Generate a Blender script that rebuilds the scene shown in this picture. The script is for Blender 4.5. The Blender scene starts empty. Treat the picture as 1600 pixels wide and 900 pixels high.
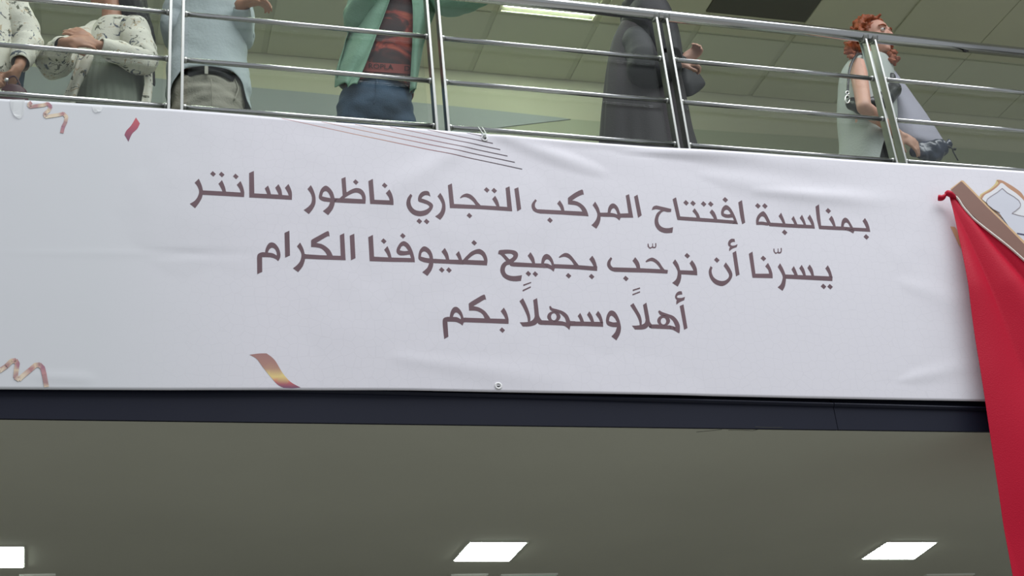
import bpy, bmesh, math, random
from mathutils import Vector, Matrix, noise
from mathutils.geometry import delaunay_2d_cdt
random.seed(7)
SC = bpy.context.scene
COL = SC.collection
V = Vector
# ------------------------------------------------------------------ camera
EYE = V((0, 0, 1.55))
PITCH, YAW, ROLL, FPX = 0.4581, 0.3172, -0.1019, 2155.1
_f = V((math.sin(YAW)*math.cos(PITCH), math.cos(YAW)*math.cos(PITCH), math.sin(PITCH)))
_r0 = V((math.cos(YAW), -math.sin(YAW), 0)); _u0 = _r0.cross(_f)
_r = math.cos(ROLL)*_r0 + math.sin(ROLL)*_u0
_u = -math.sin(ROLL)*_r0 + math.cos(ROLL)*_u0
cam = bpy.data.cameras.new('camera'); cam.sensor_width = 36; cam.lens = FPX/1600*36
cam.clip_start = 0.05; cam.clip_end = 200
camo = bpy.data.objects.new('camera', cam); COL.objects.link(camo)
m = Matrix.Identity(4)
for i in range(3):
    m[i][0], m[i][1], m[i][2], m[i][3] = _r[i], _u[i], -_f[i], EYE[i]
camo.matrix_world = m
SC.camera = camo
# ------------------------------------------------------------------ world and light
W = bpy.data.worlds.new('world'); SC.world = W; W.use_nodes = True
W.node_tree.nodes['Background'].inputs[0].default_value = (0.90, 0.95, 1.0, 1)
W.node_tree.nodes['Background'].inputs[1].default_value = 0.40
def area(name, loc, rot, sx, sy, power, col):
    l = bpy.data.lights.new(name, 'AREA'); l.shape = 'RECTANGLE'; l.size = sx; l.size_y = sy
    l.energy = power; l.color = col
    o = bpy.data.objects.new(name, l); COL.objects.link(o); o.location = loc; o.rotation_euler = rot
    return o
area('skylight', (5.3, 0.1, 13.0), (0, 0, 0), 13, 8.4, 1950, (0.95, 0.97, 1.0))
VS = SC.view_settings
SC.display_settings.display_device = 'sRGB'
VS.view_transform = 'Standard'; VS.look = 'None'; VS.gamma = 1; VS.use_curve_mapping = False
VS.exposure = 0.0
# ------------------------------------------------------------------ geometry of the place
FY = 4.847                 # plane of the railing
BY = FY - 0.035            # plane of the banner
Z_SOFFIT = 3.452; Z_DECK = 4.53; Z_CEIL = 7.325; Y_BACK = 7.80
def ray(px, py): return _f + _r*((px-800)/FPX) - _u*((py-450)/FPX)
def onY(px, py, y):
    d = ray(px, py); return EYE + d*(y/d.y)
def onZ(px, py, z):
    d = ray(px, py); return EYE + d*((z-EYE.z)/d.z)
# ------------------------------------------------------------------ helpers
def link(o, parent=None):
    COL.objects.link(o)
    if parent is not None:
        o.parent = parent
        o.matrix_parent_inverse = Matrix.Translation(parent.location).inverted()
    return o
def tag(o, label=None, cat=None, group=None, kind=None):
    if label: o['label'] = label
    if cat: o['category'] = cat
    if group: o['group'] = group
    if kind: o['kind'] = kind
    return o
def mobj(name, verts, faces, mat, parent=None, smooth=False):
    me = bpy.data.meshes.new(name); me.from_pydata([tuple(v) for v in verts], [], faces); me.update()
    if mat: me.materials.append(mat)
    if smooth:
        for p in me.polygons: p.use_smooth = True
    return link(bpy.data.objects.new(name, me), parent)
def empty(name, loc, label, cat, group=None):
    o = bpy.data.objects.new(name, None); o.location = loc; o.empty_display_size = .1
    COL.objects.link(o); return tag(o, label, cat, group)
def bmobj(name, bm, mat, parent=None, smooth=False):
    me = bpy.data.meshes.new(name); bmesh.ops.recalc_face_normals(bm, faces=bm.faces); bm.to_mesh(me); bm.free()
    if mat: me.materials.append(mat)
    if smooth:
        for p in me.polygons: p.use_smooth = True
    return link(bpy.data.objects.new(name, me), parent)
def box_bm(x0, x1, y0, y1, z0, z1, bev=0, bm=None):
    own = bm is None
    if own: bm = bmesh.new()
    vs = [bm.verts.new((x, y, z)) for x in (x0, x1) for y in (y0, y1) for z in (z0, z1)]
    for f in ((0,1,3,2),(4,6,7,5),(0,4,5,1),(2,3,7,6),(0,2,6,4),(1,5,7,3)): bm.faces.new([vs[i] for i in f])
    if bev and own: bmesh.ops.bevel(bm, geom=bm.edges[:], offset=bev, segments=2, affect='EDGES')
    return bm
def box(name, x0, x1, y0, y1, z0, z1, mat, parent=None, bev=0):
    return bmobj(name, box_bm(x0, x1, y0, y1, z0, z1, bev), mat, parent)
def frame_of(d):
    d = d.normalized(); a = V((0,0,1)) if abs(d.z) < .9 else V((1,0,0))
    s = d.cross(a).normalized(); return s, s.cross(d).normalized()
def catmull(P, n):
    out = []
    for i in range(len(P)-1):
        p0 = P[max(i-1,0)]; p1 = P[i]; p2 = P[i+1]; p3 = P[min(i+2,len(P)-1)]
        for k in range(n):
            t = k/n
            out.append(0.5*((2*p1)+(p2-p0)*t+(2*p0-5*p1+4*p2-p3)*t*t+(3*p1-p0-3*p2+p3)*t*t*t))
    out.append(P[-1].copy()); return out
def tube_data(path, rad, n=12, cap=True, verts=None, faces=None):
    verts = [] if verts is None else verts; faces = [] if faces is None else faces
    b = len(verts); m_ = len(path); s = None
    for i, p in enumerate(path):
        d = (path[min(i+1,m_-1)]-path[max(i-1,0)])
        if d.length < 1e-9: d = V((0,0,1))
        d.normalize()
        if s is None: s, t = frame_of(d)
        else:
            s = (s-d*s.dot(d)).normalized(); t = s.cross(d).normalized()
        r = rad[i] if isinstance(rad, (list,tuple)) else rad
        for k in range(n):
            a = 2*math.pi*k/n; verts.append(p+(s*math.cos(a)+t*math.sin(a))*r)
    for i in range(m_-1):
        for k in range(n):
            k2 = (k+1) % n; faces.append((b+i*n+k, b+i*n+k2, b+(i+1)*n+k2, b+(i+1)*n+k))
    if cap:
        faces.append(tuple(b+k for k in range(n))[::-1]); faces.append(tuple(b+(m_-1)*n+k for k in range(n)))
    return verts, faces
def tube(name, path, rad, mat, parent=None, n=12):
    v, f = tube_data(path, rad, n); return mobj(name, v, f, mat, parent, True)
def copy_obj(o, parent=None, loc=None):
    c = o.copy(); COL.objects.link(c)
    if parent is not None: c.parent = parent; c.matrix_parent_inverse = Matrix.Translation(parent.location).inverted()
    if loc is not None: c.location = loc
    return c
# ------------------------------------------------------------------ materials
def s2l(c): return tuple(((v/255)/12.92 if v/255 <= .04045 else ((v/255+.055)/1.055)**2.4) for v in c)
def mat(name, col, rough=.6, metal=0., spec=.5, noise_s=0, noise_a=0, bump=0, bump_s=60, coat=0, emit=None, es=0):
    M = bpy.data.materials.new(name); M.use_nodes = True; nt = M.node_tree; b = nt.nodes['Principled BSDF']
    c = tuple(col)+(1,)
    b.inputs['Base Color'].default_value = c; b.inputs['Roughness'].default_value = rough
    b.inputs['Metallic'].default_value = metal; b.inputs['Specular IOR Level'].default_value = spec
    if coat: b.inputs['Coat Weight'].default_value = coat
    tc = nt.nodes.new('ShaderNodeTexCoord')
    if noise_a:
        n = nt.nodes.new('ShaderNodeTexNoise'); n.inputs['Scale'].default_value = noise_s; n.inputs['Detail'].default_value = 5
        nt.links.new(tc.outputs['Object'], n.inputs['Vector'])
        r = nt.nodes.new('ShaderNodeValToRGB')
        r.color_ramp.elements[0].position = .3; r.color_ramp.elements[1].position = .7
        r.color_ramp.elements[0].color = tuple(v*(1-noise_a) for v in col)+(1,)
        r.color_ramp.elements[1].color = tuple(min(1, v*(1+noise_a)) for v in col)+(1,)
        nt.links.new(n.outputs['Fac'], r.inputs['Fac']); nt.links.new(r.outputs['Color'], b.inputs['Base Color'])
    if bump:
        n2 = nt.nodes.new('ShaderNodeTexNoise'); n2.inputs['Scale'].default_value = bump_s; n2.inputs['Detail'].default_value = 3
        nt.links.new(tc.outputs['Object'], n2.inputs['Vector'])
        bp = nt.nodes.new('ShaderNodeBump'); bp.inputs['Strength'].default_value = bump; bp.inputs['Distance'].default_value = .01
        nt.links.new(n2.outputs['Fac'], bp.inputs['Height']); nt.links.new(bp.outputs['Normal'], b.inputs['Normal'])
    if emit:
        b.inputs['Emission Color'].default_value = tuple(emit)+(1,); b.inputs['Emission Strength'].default_value = es
    return M
def sub_nodes(M): return M.node_tree.nodes, M.node_tree.links, M.node_tree.nodes['Principled BSDF']
STEEL = mat('stainless steel', (.60,.61,.61), .16, 1.0)
STEEL_POST = mat('brushed steel', (.46,.47,.45), .3, 1.0)
PAINT_CEIL = mat('cream ceiling paint', (.55,.56,.43), .85, noise_s=1.2, noise_a=.03)
PAINT_SOFFIT = mat('cream soffit paint', (.56,.56,.47), .85, noise_s=.9, noise_a=.04)
PAINT_WALL = mat('cream wall paint', (.55,.55,.42), .85, noise_s=1.5, noise_a=.03)
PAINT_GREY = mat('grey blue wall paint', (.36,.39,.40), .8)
PAINT_SHADE = mat('olive painted shade', (.42,.44,.33), .85)  # wall green darkened to stand for shade
GROOVE = mat('joint strip paint', (.50,.51,.39), .9)
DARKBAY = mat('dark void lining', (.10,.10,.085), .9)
NAVY = mat('navy painted metal', s2l((26,29,44)), .5, spec=.22, noise_s=3, noise_a=.06)
FLOOR_M = mat('grey floor tile', (.26,.255,.235), .45)
DECK_M = mat('grey deck', (.42,.41,.38), .6)
TUBE_M = mat('lamp tube', (.9,.9,.9), .5, emit=(.88,1.0,.82), es=30)
PANEL_M = mat('lit diffuser', (.9,.9,.9), .5, emit=(.90,1.0,.90), es=42)
WHITE_MET = mat('white enamel', (.75,.77,.72), .5)
HATCH = mat('beige hatch paint', (.66,.62,.52), .7)
HATCH2 = mat('pale green hatch paint', (.62,.74,.64), .7)
BLACK = mat('black print', (.02,.02,.02), .5)

# ------------------------------------------------------------------ structure
U = .75
tag(box('floor', -14, 18, -12, 16, -.1, 0, FLOOR_M), kind='structure')
tag(box('floor', -9, 14, FY+.03, 13, Z_SOFFIT+.12, Z_DECK, DECK_M), kind='structure')
# soffit of the lower storey
tag(box('ceiling', -9, 14, FY-.008, 13, Z_SOFFIT, Z_SOFFIT+.1, PAINT_SOFFIT), kind='structure')
tag(box('wall_back', -9, 14, 13, 13.2, 0, Z_SOFFIT+.1, PAINT_WALL), kind='structure')
# upper back wall, with a grey band and a band of painted-in shade
wb = tag(box('wall_back', -9, 14, Y_BACK, Y_BACK+.2, Z_DECK, Z_CEIL+.1, PAINT_WALL), kind='structure')
def wall_band(name, pix, mt, d):
    P = [onY(x, y, Y_BACK-d) for x, y in pix]
    n = len(P); vs = P+[p+V((0, d-.002, 0)) for p in P]
    fs = [tuple(range(n)), tuple(range(2*n-1, n-1, -1))]+[(i, i+n, (i+1) % n+n, (i+1) % n) for i in range(n)]
    return mobj(name, vs, fs, mt, wb)
wall_band('paint_shade_band', [(-900,20),(50,104),(390,136),(480,144),(660,161),(740,169),(870,183),(892,186),(795,197),(700,212),(560,680),(-900,640)], PAINT_GREY, .02)
wall_band('paint_shade_band', [(892,186),(1100,203),(1330,218),(1760,252),(1760,760),(560,680),(700,212),(795,197)], PAINT_SHADE, .012)  # shaded right part of the wall, its shade put in as darker olive
# upper ceiling: panels in bays with sunk joint strips
K = 7.7/7.2*U
ce = tag(box('ceiling', -9, 14, FY-.3, Y_BACK+.2, Z_CEIL+.009, Z_CEIL+.12, GROOVE), kind='structure')
X0B = 3.005*K; BW = .912*K; JW = .020; YS = 8.87*K
YROWS = [FY-.3, YS, Y_BACK]
pan_cache = {}
for i in range(-8, 9):
    for r in range(2):
        if r == 0 and i in (-5, -3, -1, 0, 2): continue
        x0 = X0B+i*BW+JW; x1 = X0B+(i+1)*BW-JW; wide = i > 3
        if wide: x0 -= JW-.0012; x1 += JW-.0012
        y0 = YROWS[r]+.004; y1 = YROWS[r+1]-.004
        if (r, wide) not in pan_cache:
            o = box('ceiling_panel', -(x1-x0)/2, (x1-x0)/2, 0, y1-y0, 0, .03, PAINT_CEIL, None, .003)
            pan_cache[r, wide] = o
            o.parent = ce
        else:
            o = pan_cache[r, wide].copy(); COL.objects.link(o); o.parent = ce
        o.location = ((x0+x1)/2, y0, Z_CEIL)
# bay of the luminaire and the dark open bay
xa, xb = X0B+JW, X0B+BW-JW
box('ceiling_panel', xa, xb, FY-.3, YS-1.02, Z_CEIL, Z_CEIL+.03, PAINT_CEIL, ce, .003)
xc, xd = X0B+2*BW, X0B+3*BW
YD = 8.575*K
box('ceiling_panel', xc+JW, xd-JW, YD, YS-.004, Z_CEIL, Z_CEIL+.03, PAINT_CEIL, ce, .003)
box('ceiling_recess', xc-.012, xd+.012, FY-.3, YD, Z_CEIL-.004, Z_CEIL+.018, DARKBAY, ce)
REFL = mat('bright reflector', (.62,.68,.56), .4); LOUV = mat('grey lamp housing', (.05,.056,.044), .7)
def luminaire(i, ye, label):
    xa, xb = X0B+i*BW+JW, X0B+(i+1)*BW-JW
    lum = empty('ceiling_light', ((xa+xb)/2, ye-.5, Z_CEIL), label, 'ceiling light')
    box('housing', xa, xb, ye-1.0, ye, Z_CEIL+.035, Z_CEIL+.055, LOUV, lum)
    for yy in (ye-1.0, ye-.02): box('frame', xa, xb, yy, yy+.02, Z_CEIL, Z_CEIL+.04, PAINT_CEIL, lum)
    for xx in (xa, xb-.02): box('frame', xx, xx+.02, ye-.98, ye-.02, Z_CEIL, Z_CEIL+.04, PAINT_CEIL, lum)
    for yy in (ye-.095, ye-.36, ye-.62, ye-.86):
        tube('lamp_tube', [V((xa+.025, yy, Z_CEIL+.010)), V((xb-.025, yy, Z_CEIL+.010))], .020, TUBE_M, lum, 12)
    box('reflector', xa+.03, xb-.03, ye-.026, ye-.021, Z_CEIL-.004, Z_CEIL+.002, REFL, lum)
luminaire(0, YS, 'lit tubular ceiling light in the upper ceiling just behind the handrail')
for i, where in ((-1, 'first'), (-3, 'second'), (-5, 'third')):   # unseen lights added to brighten the left of the upper ceiling
    ye = 6.45; x0 = X0B+i*BW+JW; x1 = X0B+(i+1)*BW-JW
    box('ceiling_panel', x0, x1, FY-.3, ye-1.02, Z_CEIL, Z_CEIL+.03, PAINT_CEIL, ce, .003)
    box('ceiling_panel', x0, x1, ye+.004, YS-.004, Z_CEIL, Z_CEIL+.03, PAINT_CEIL, ce, .003)
    luminaire(i, ye, 'added unseen tubular ceiling light above the left people, %s from the middle of the ceiling' % where)

# beam / fascia of the balcony: recessed upper board, lower band with a lip
zl = onY(1300, 631, FY-.02).z
tag(box('wall_fascia', -9, 14, FY-.0055, FY+.03, Z_SOFFIT+.1, Z_DECK, NAVY), kind='structure')
def prism_x(name, prof, x0, x1, mt, parent=None):
    n = len(prof); vs = [V((x, y, z)) for x in (x0, x1) for y, z in prof]
    fs = [tuple(range(n)), tuple(range(2*n-1, n-1, -1))]+[(i, (i+1) % n, (i+1) % n+n, i+n) for i in range(n)]
    return mobj(name, vs, fs, mt, parent)
xj = onY(1305, 650, FY-.02).x
for a, b in ((-9, xj-.0015), (xj+.0015, 14)):
    bm = bmesh.new()
    o = prism_x('trim_1', [(FY-.008, Z_SOFFIT), (FY-.02, Z_SOFFIT), (FY-.02, zl-.016), (FY-.025, zl-.014), (FY-.030, zl-.009), (FY-.0325, zl-.004), (FY-.030, zl+.001), (FY-.018, zl+.008), (FY-.006, zl+.009), (FY-.006, Z_SOFFIT+.14), (FY-.008, Z_SOFFIT+.1)], a, b, NAVY)
    for q in o.data.vertices:
        if q.co.z > Z_SOFFIT+.03: q.co.z += (xj-q.co.x)*.0080
    tag(o, kind='structure')
# plaster cracks along the beam
ck = []
for pts in ([(1088,675),(1110,673),(1128,671)], [(1138,672),(1160,672),(1176,673),(1188,670)], [(1180,667),(1200,668),(1222,668)]):
    vs, fs = tube_data([onZ(x, y, Z_SOFFIT-.0003) for x, y in pts], .0011, 6)
    mobj('plaster_crack', vs, fs, mat('crack', (.05,.05,.04), .9), bpy.data.objects['ceiling'])
# recessed light panels of the lower ceiling
def light_panel(pix, label):
    P = [onZ(x, y, Z_SOFFIT) for x, y in pix]; c = sum(P, V())/4
    e = empty('ceiling_light', (c.x, c.y, Z_SOFFIT), label, 'ceiling light', 'square lights in the lower ceiling')
    def slab(name, s, z0, z1, mt):
        vs = [c+(p-c)*s+V((0,0,dz)) for dz in (z0, z1) for p in P]
        mobj(name, vs, [(0,1,2,3),(7,6,5,4),(0,4,5,1),(1,5,6,2),(2,6,7,3),(3,7,4,0)], mt, e)
    slab('frame', 1.06, -.004, .0, WHITE_MET)
    slab('diffuser', 1.0, -.006, -.0035, PANEL_M)
light_panel([(710,875),(795,875),(822,847),(735,847)], 'lit square panel in the lower ceiling at the centre of its row')
light_panel([(1348,872),(1428,872),(1462,847),(1386,847)], 'lit square panel in the lower ceiling nearest the red cloth')
light_panel([(-50,885),(36,885),(36,854),(-42,854)], 'lit square panel in the lower ceiling, farthest from the red cloth')
def hatch(pix, mt, label):
    P = [onZ(x, 897.0, Z_SOFFIT) for x in pix]
    e = empty('ceiling_hatch', ((P[0].x+P[1].x)/2, P[0].y, Z_SOFFIT), label, 'ceiling hatch', 'flush hatches in the lower ceiling')
    x0, x1, y0 = P[0].x, P[1].x, min(P[0].y, P[1].y); w = x1-x0
    box('frame', x0, x1, y0, y0+w, Z_SOFFIT-.008, Z_SOFFIT, WHITE_MET, e)
    box('panel', x0+.008, x1-.008, y0+.008, y0+w-.008, Z_SOFFIT-.012, Z_SOFFIT-.006, mt, e)
hatch((705,762), HATCH, 'beige hatch edge left of the pale green one below the middle light')
hatch((783,870), HATCH2, 'pale green hatch edge below the middle light panel')
hatch((1448,1520), HATCH, 'beige hatch edge beside the red cloth at the lower right')
hatch((30,87), HATCH, 'beige hatch edge at the far lower left')

# ------------------------------------------------------------------ railing
ZR = [1.55+U*z for z in (4.3915, 4.7079, 5.0269)]; ZH = 1.55+U*5.3688
XP = [U*(.3028+1.5*k) for k in range(-2, 6)]
rl = empty('balcony_railing', (U*2.5, FY, Z_DECK), 'polished stainless steel balcony railing with paired flat posts above the banner', 'railing')
HR = .0285
tube('handrail', [V((XP[0]-.3, FY+.012, ZH)), V((XP[-1]+.3, FY+.012, ZH))], HR, STEEL, rl, 32)
GAP = .026; BT = .0055
bar_me = None; rail_proto = None; post_proto = None
for k, x in enumerate(XP):
    def bar(s, parent):
        bm = box_bm(x+s*GAP-BT, x+s*GAP+BT, FY-.006, FY+.042, Z_DECK-.02, ZH-HR*.55, .0012)
        return bmobj('flat_bar', bm, STEEL_POST, parent)
    p = bmobj('post', box_bm(x-.05, x+.05, FY-.012, FY+.07, Z_DECK, Z_DECK+.012, .002), STEEL_POST, rl)
    bar(-1, p); bar(1, p)
    # saddle cups under the handrail
    for s in (-1, 1):
        vs, fs = tube_data([V((x+s*GAP-.014, FY+.014, ZH-.004)), V((x+s*GAP+.014, FY+.014, ZH-.004))], HR+.0015, 20)
        mobj('saddle', vs, fs, STEEL_POST, p, True)
    for z in ZR:
        for s in (-1, 1):
            vs, fs = tube_data([V((x+s*(GAP+BT), FY+.012, z)), V((x+s*(GAP+BT+.012), FY+.012, z))], .0135, 14)
            mobj('rail_socket', vs, fs, STEEL_POST, p, True)
for k in range(len(XP)-1):
    for z in ZR:
        tube('rail', [V((XP[k]+GAP+BT, FY+.012, z)), V((XP[k+1]-GAP-BT, FY+.012, z))], .0112, STEEL, rl, 18)
# clear glass behind the rails
G = bpy.data.materials.new('clear glass'); G.use_nodes = True
nt = G.node_tree; nt.nodes.clear()
out = nt.nodes.new('ShaderNodeOutputMaterial'); mx = nt.nodes.new('ShaderNodeMixShader')
tr = nt.nodes.new('ShaderNodeBsdfTransparent'); gl = nt.nodes.new('ShaderNodeBsdfGlossy'); fr = nt.nodes.new('ShaderNodeFresnel')
tr.inputs[0].default_value = (.965,.985,.97,1); gl.inputs['Roughness'].default_value = .02; fr.inputs[0].default_value = 1.35
mx.inputs[0].default_value = .045; nt.links.new(tr.outputs[0], mx.inputs[1]); nt.links.new(gl.outputs[0], mx.inputs[2]); nt.links.new(mx.outputs[0], out.inputs[0])
for k in range(len(XP)-1):
    box('glass_pane', XP[k]+.05, XP[k+1]-.05, FY+.044, FY+.050, Z_DECK+.06, ZH-.045, G, rl)

# remains of clear protective film on the fourth post, and a black stub under the handrail
FILM = mat('pale green film', (.50,.62,.53), .22, spec=.7, bump=.5, bump_s=55)
fs_ = []
for q in ([(1342.5,66),(1352.5,64),(1361,90),(1369,115.5),(1357,116),(1350,92)], [(1357.5,63),(1364,63),(1371,88),(1378,112),(1372,113),(1365,90)]):
    P_ = [onY(x, y, FY+.035) for x, y in q]; P_ = P_+[p+V((0,.0012,0)) for p in P_]; n_ = len(q)
    mobj('protective_film', P_, [tuple(range(n_)), tuple(range(2*n_-1, n_-1, -1))]+[(i, i+n_, (i+1) % n_+n_, (i+1) % n_) for i in range(n_)], FILM, rl)
p_ = onY(1510, 80, FY+.01)
tube('stub', catmull([p_+V((.016,0,.006)), p_, p_+V((-.012,-.004,-.006)), p_+V((-.022,-.004,-.002))], 4), .0055, BLACK, rl, 8)

# ------------------------------------------------------------------ banner
TOP = [(-330,118),(0,155),(260,170.5),(480,189),(600,197),(745,209),(760,210),(900,221.5),(1040,232),(1160,239.5),(1400,255),(1600,268.7),(1800,283)]
BOT = [(-330,608),(0,608.8),(260,610.2),(440,609.8),(640,611),(860,615),(1050,617.8),(1250,622.5),(1531,627.4),(1800,634)]
TOPW = [onY(x, y, BY) for x, y in TOP]; BOTW = [onY(x, y, BY) for x, y in BOT]
def lerp_at(P, x):
    for a, b in zip(P, P[1:]):
        if x <= b.x or b is P[-1]:
            t = (x-a.x)/(b.x-a.x); return a.z+(b.z-a.z)*t
def gauss(d, s): return math.exp(-(d/s)**2)
GX = onY(756, 217, BY)
CR = [  # (pixel a, pixel b, depth, width) soft pull folds
    ((775,213),(1010,292),.008,.055), ((790,213),(1350,262),.008,.055), ((1030,262),(1400,330),.004,.07),
    ((1180,300),(1420,316),.005,.04), ((745,218),(560,330),.004,.06), ((0,395),(400,398),-.0035,.014), ((1400,440),(1520,480),.003,.06),
    ((1380,600),(1525,570),.0035,.035), ((620,560),(900,600),.003,.05), ((60,588),(190,596),.002,.03), ((960,240),(1200,240),.006,.03)]
CRW = [(onY(*a, BY), onY(*b, BY), d, w) for a, b, d, w in CR]
def bump_y(x, z):
    y = .0035*math.sin(x*2.1+z*1.3)+.002*math.sin(x*5.3-z*3.1+1)+.0035*noise.noise(V((x*1.6, z*2.4, 3.1)))+.0008*noise.noise(V((x*9, z*9, 1.1)))
    p = V((x, 0, z))
    for a, b, d, w in CRW:
        ab = V((b.x-a.x, 0, b.z-a.z)); ap = V((x-a.x, 0, z-a.z)); t = max(0, min(1, ap.dot(ab)/ab.length_squared))
        dist = (ap-ab*t).length; y += d*gauss(dist, w*(.45+.9*t))*math.sin(math.pi*(.12+.86*t))
    return -abs(y)*.6-y*.4-.002
def banner_pt(x, z, lift=0): return V((x, BY+bump_y(x, z)-lift, z))
NX, NZ = 420, 96
xs0, xs1 = TOPW[0].x, TOPW[-1].x
vs, fs = [], []
for j in range(NZ+1):
    for i in range(NX+1):
        x = xs0+(xs1-xs0)*i/NX; zt = lerp_at(TOPW, x); zb = lerp_at(BOTW, x)
        vs.append(banner_pt(x, zb+(zt-zb)*j/NZ))
for j in range(NZ):
    for i in range(NX):
        a = j*(NX+1)+i; fs.append((a, a+1, a+NX+2, a+NX+1))
BM = mat('printed vinyl', s2l((226,224,230)), .5, spec=.35)
nds, lks, bs = sub_nodes(BM)
tc = nds.new('ShaderNodeTexCoord')
# faint printed lattice of straight strap lines
mp = nds.new('ShaderNodeMapping'); mp.inputs['Rotation'].default_value = (math.pi/2, 0, 0); lks.new(tc.outputs['Object'], mp.inputs['Vector'])
vo = nds.new('ShaderNodeTexVoronoi'); vo.feature = 'DISTANCE_TO_EDGE'; vo.inputs['Scale'].default_value = 24; vo.inputs['Randomness'].default_value = .75
lks.new(mp.outputs[0], vo.inputs['Vector'])
rp = nds.new('ShaderNodeValToRGB'); rp.color_ramp.elements[0].position = .0; rp.color_ramp.elements[1].position = .05
rp.color_ramp.elements[0].color = tuple(.968*c for c in s2l((223,221,228)))+(1,); rp.color_ramp.elements[1].color = s2l((225,223,230))+(1,)
lks.new(vo.outputs['Distance'], rp.inputs['Fac'])
sep = nds.new('ShaderNodeSeparateXYZ'); lks.new(tc.outputs['Object'], sep.inputs[0])
mr = nds.new('ShaderNodeMapRange'); mr.inputs['From Min'].default_value = onY(150, 400, BY).x; mr.inputs['From Max'].default_value = onY(420, 400, BY).x
lks.new(sep.outputs['X'], mr.inputs['Value'])
mixc = nds.new('ShaderNodeMix'); mixc.data_type = 'RGBA'; mixc.inputs['A'].default_value = s2l((216,218,222))+(1,)
lks.new(mr.outputs['Result'], mixc.inputs['Factor']); lks.new(rp.outputs['Color'], mixc.inputs['B']); lks.new(mixc.outputs['Result'], bs.inputs['Base Color'])
bn = mobj('banner', vs, fs, BM, None, True)
sol = bn.modifiers.new('thickness', 'SOLIDIFY'); sol.thickness = .0008; sol.offset = 1
tag(bn, 'wide white printed vinyl banner with three lines of brown lettering tied to the balcony railing', 'banner')
# ---- prints on the banner
def smooth_poly(tokens):
    P = []
    for t in tokens.split():
        s = t[0] == '~'; x, y = t.lstrip('~').split(','); P.append((float(x), float(y), s))
    n = len(P); out = []
    for i in range(n):
        a, b = P[i], P[(i+1) % n]
        if not (a[2] or b[2]): out.append((a[0], a[1])); continue
        p0 = P[i-1] if a[2] else a; p3 = P[(i+2) % n] if b[2] else b
        for k in range(6):
            t = k/6
            q = [0.5*(2*a[c]+(b[c]-p0[c])*t+(2*p0[c]-5*a[c]+4*b[c]-p3[c])*t*t+(3*a[c]-p0[c]-3*b[c]+p3[c])*t**3) for c in (0, 1)]
            out.append(tuple(q))
    return out
def inside(loops, x, y):
    c = False
    for L in loops:
        j = len(L)-1
        for i in range(len(L)):
            xi, yi = L[i]; xj_, yj_ = L[j]
            if (yi > y) != (yj_ > y) and x < (xj_-xi)*(y-yi)/(yj_-yi)+xi: c = not c
            j = i
    return c
def print_mesh(shapes, step=.022, lift=.0014, colf=None):
    """shapes: list of lists of loops (first outer, rest holes), loops in pixels of the photograph, put onto the banner plane"""
    V_, F_, C_ = [], [], []
    for loops in shapes:
        WL = []
        for L in loops:
            W2 = []
            for i in range(len(L)):
                a = onY(*L[i], BY); b = onY(*L[(i+1) % len(L)], BY)
                n = max(1, int((b-a).length/step))
                for k in range(n): q = a.lerp(b, k/n); W2.append((q.x, q.z))
            WL.append(W2)
        pts, edges = [], []
        for L in WL:
            b0 = len(pts); n = len(L); pts += [V(p) for p in L]; edges += [(b0+i, b0+(i+1) % n) for i in range(n)]
        x0 = min(p.x for p in pts); x1 = max(p.x for p in pts); z0 = min(p.y for p in pts); z1 = max(p.y for p in pts)
        g = step*1.4; gx = x0+g/2
        while gx < x1:
            gz = z0+g/2
            while gz < z1:
                if inside(WL, gx, gz): pts.append(V((gx, gz)))
                gz += g
            gx += g
        ov, oe, of, *_ = delaunay_2d_cdt(pts, edges, [], 0, 1e-6)
        base = len(V_)
        for p in ov: V_.append(banner_pt(p.x, p.y, lift))
        for f in of:
            cx = sum(ov[i].x for i in f)/len(f); cz = sum(ov[i].y for i in f)/len(f)
            if inside(WL, cx, cz): F_.append(tuple(base+i for i in f))
    return V_, F_
def printed(name, shapes, mt, lift=.0014, parent=None, colf=None):
    v, f = print_mesh(shapes, lift=lift); o = mobj(name, v, f, mt, parent or bn)
    if colf:
        at = o.data.color_attributes.new('ink', 'FLOAT_COLOR', 'POINT')
        for i, p in enumerate(v): at.data[i].color = tuple(s2l(colf(p)))+(1,)
    return o
INK = bpy.data.materials.new('gradient ink'); INK.use_nodes = True
nd = INK.node_tree.nodes.new('ShaderNodeVertexColor'); nd.layer_name = 'ink'
INK.node_tree.links.new(nd.outputs[0], INK.node_tree.nodes['Principled BSDF'].inputs['Base Color']); INK.node_tree.nodes['Principled BSDF'].inputs['Roughness'].default_value = .5
TEXT = mat('brown lettering ink', s2l((101,74,82)), .5, noise_s=4, noise_a=.14)
def glyphs(ox, oy, txt, s=12.86):
    shapes = []
    for line in txt.strip().split('\n'):
        line = line.strip()
        if not line: continue
        if line[0] == 'D':
            for t in line[1:].split():
                cx, cy = map(float, t.split(','))
                L = [(cx-7, cy-55), (cx+56, cy+3), (cx+7, cy+55), (cx-56, cy-3)]
                shapes.append([[(ox+x/s, oy+y/s) for x, y in L]])
        elif line[0] == 'O':   # ring: cx cy rx ry hx0 hx1 hy0 hy1
            cx, cy, rx, ry, hx, hy, hrx, hry = map(float, line[1:].split())
            A = [(cx+rx*math.cos(k*math.pi/12), cy+ry*math.sin(k*math.pi/12)) for k in range(24)]
            B = [(hx+hrx*math.cos(k*math.pi/12), hy+hry*math.sin(k*math.pi/12)) for k in range(24)]
            shapes.append([[(ox+x/s, oy+y/s) for x, y in Q] for Q in (A, B)])
        else:
            parts = line.split('|')
            shapes.append([[(ox+x/s, oy+y/s) for x, y in smooth_poly(p)] for p in parts])
    return shapes
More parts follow.
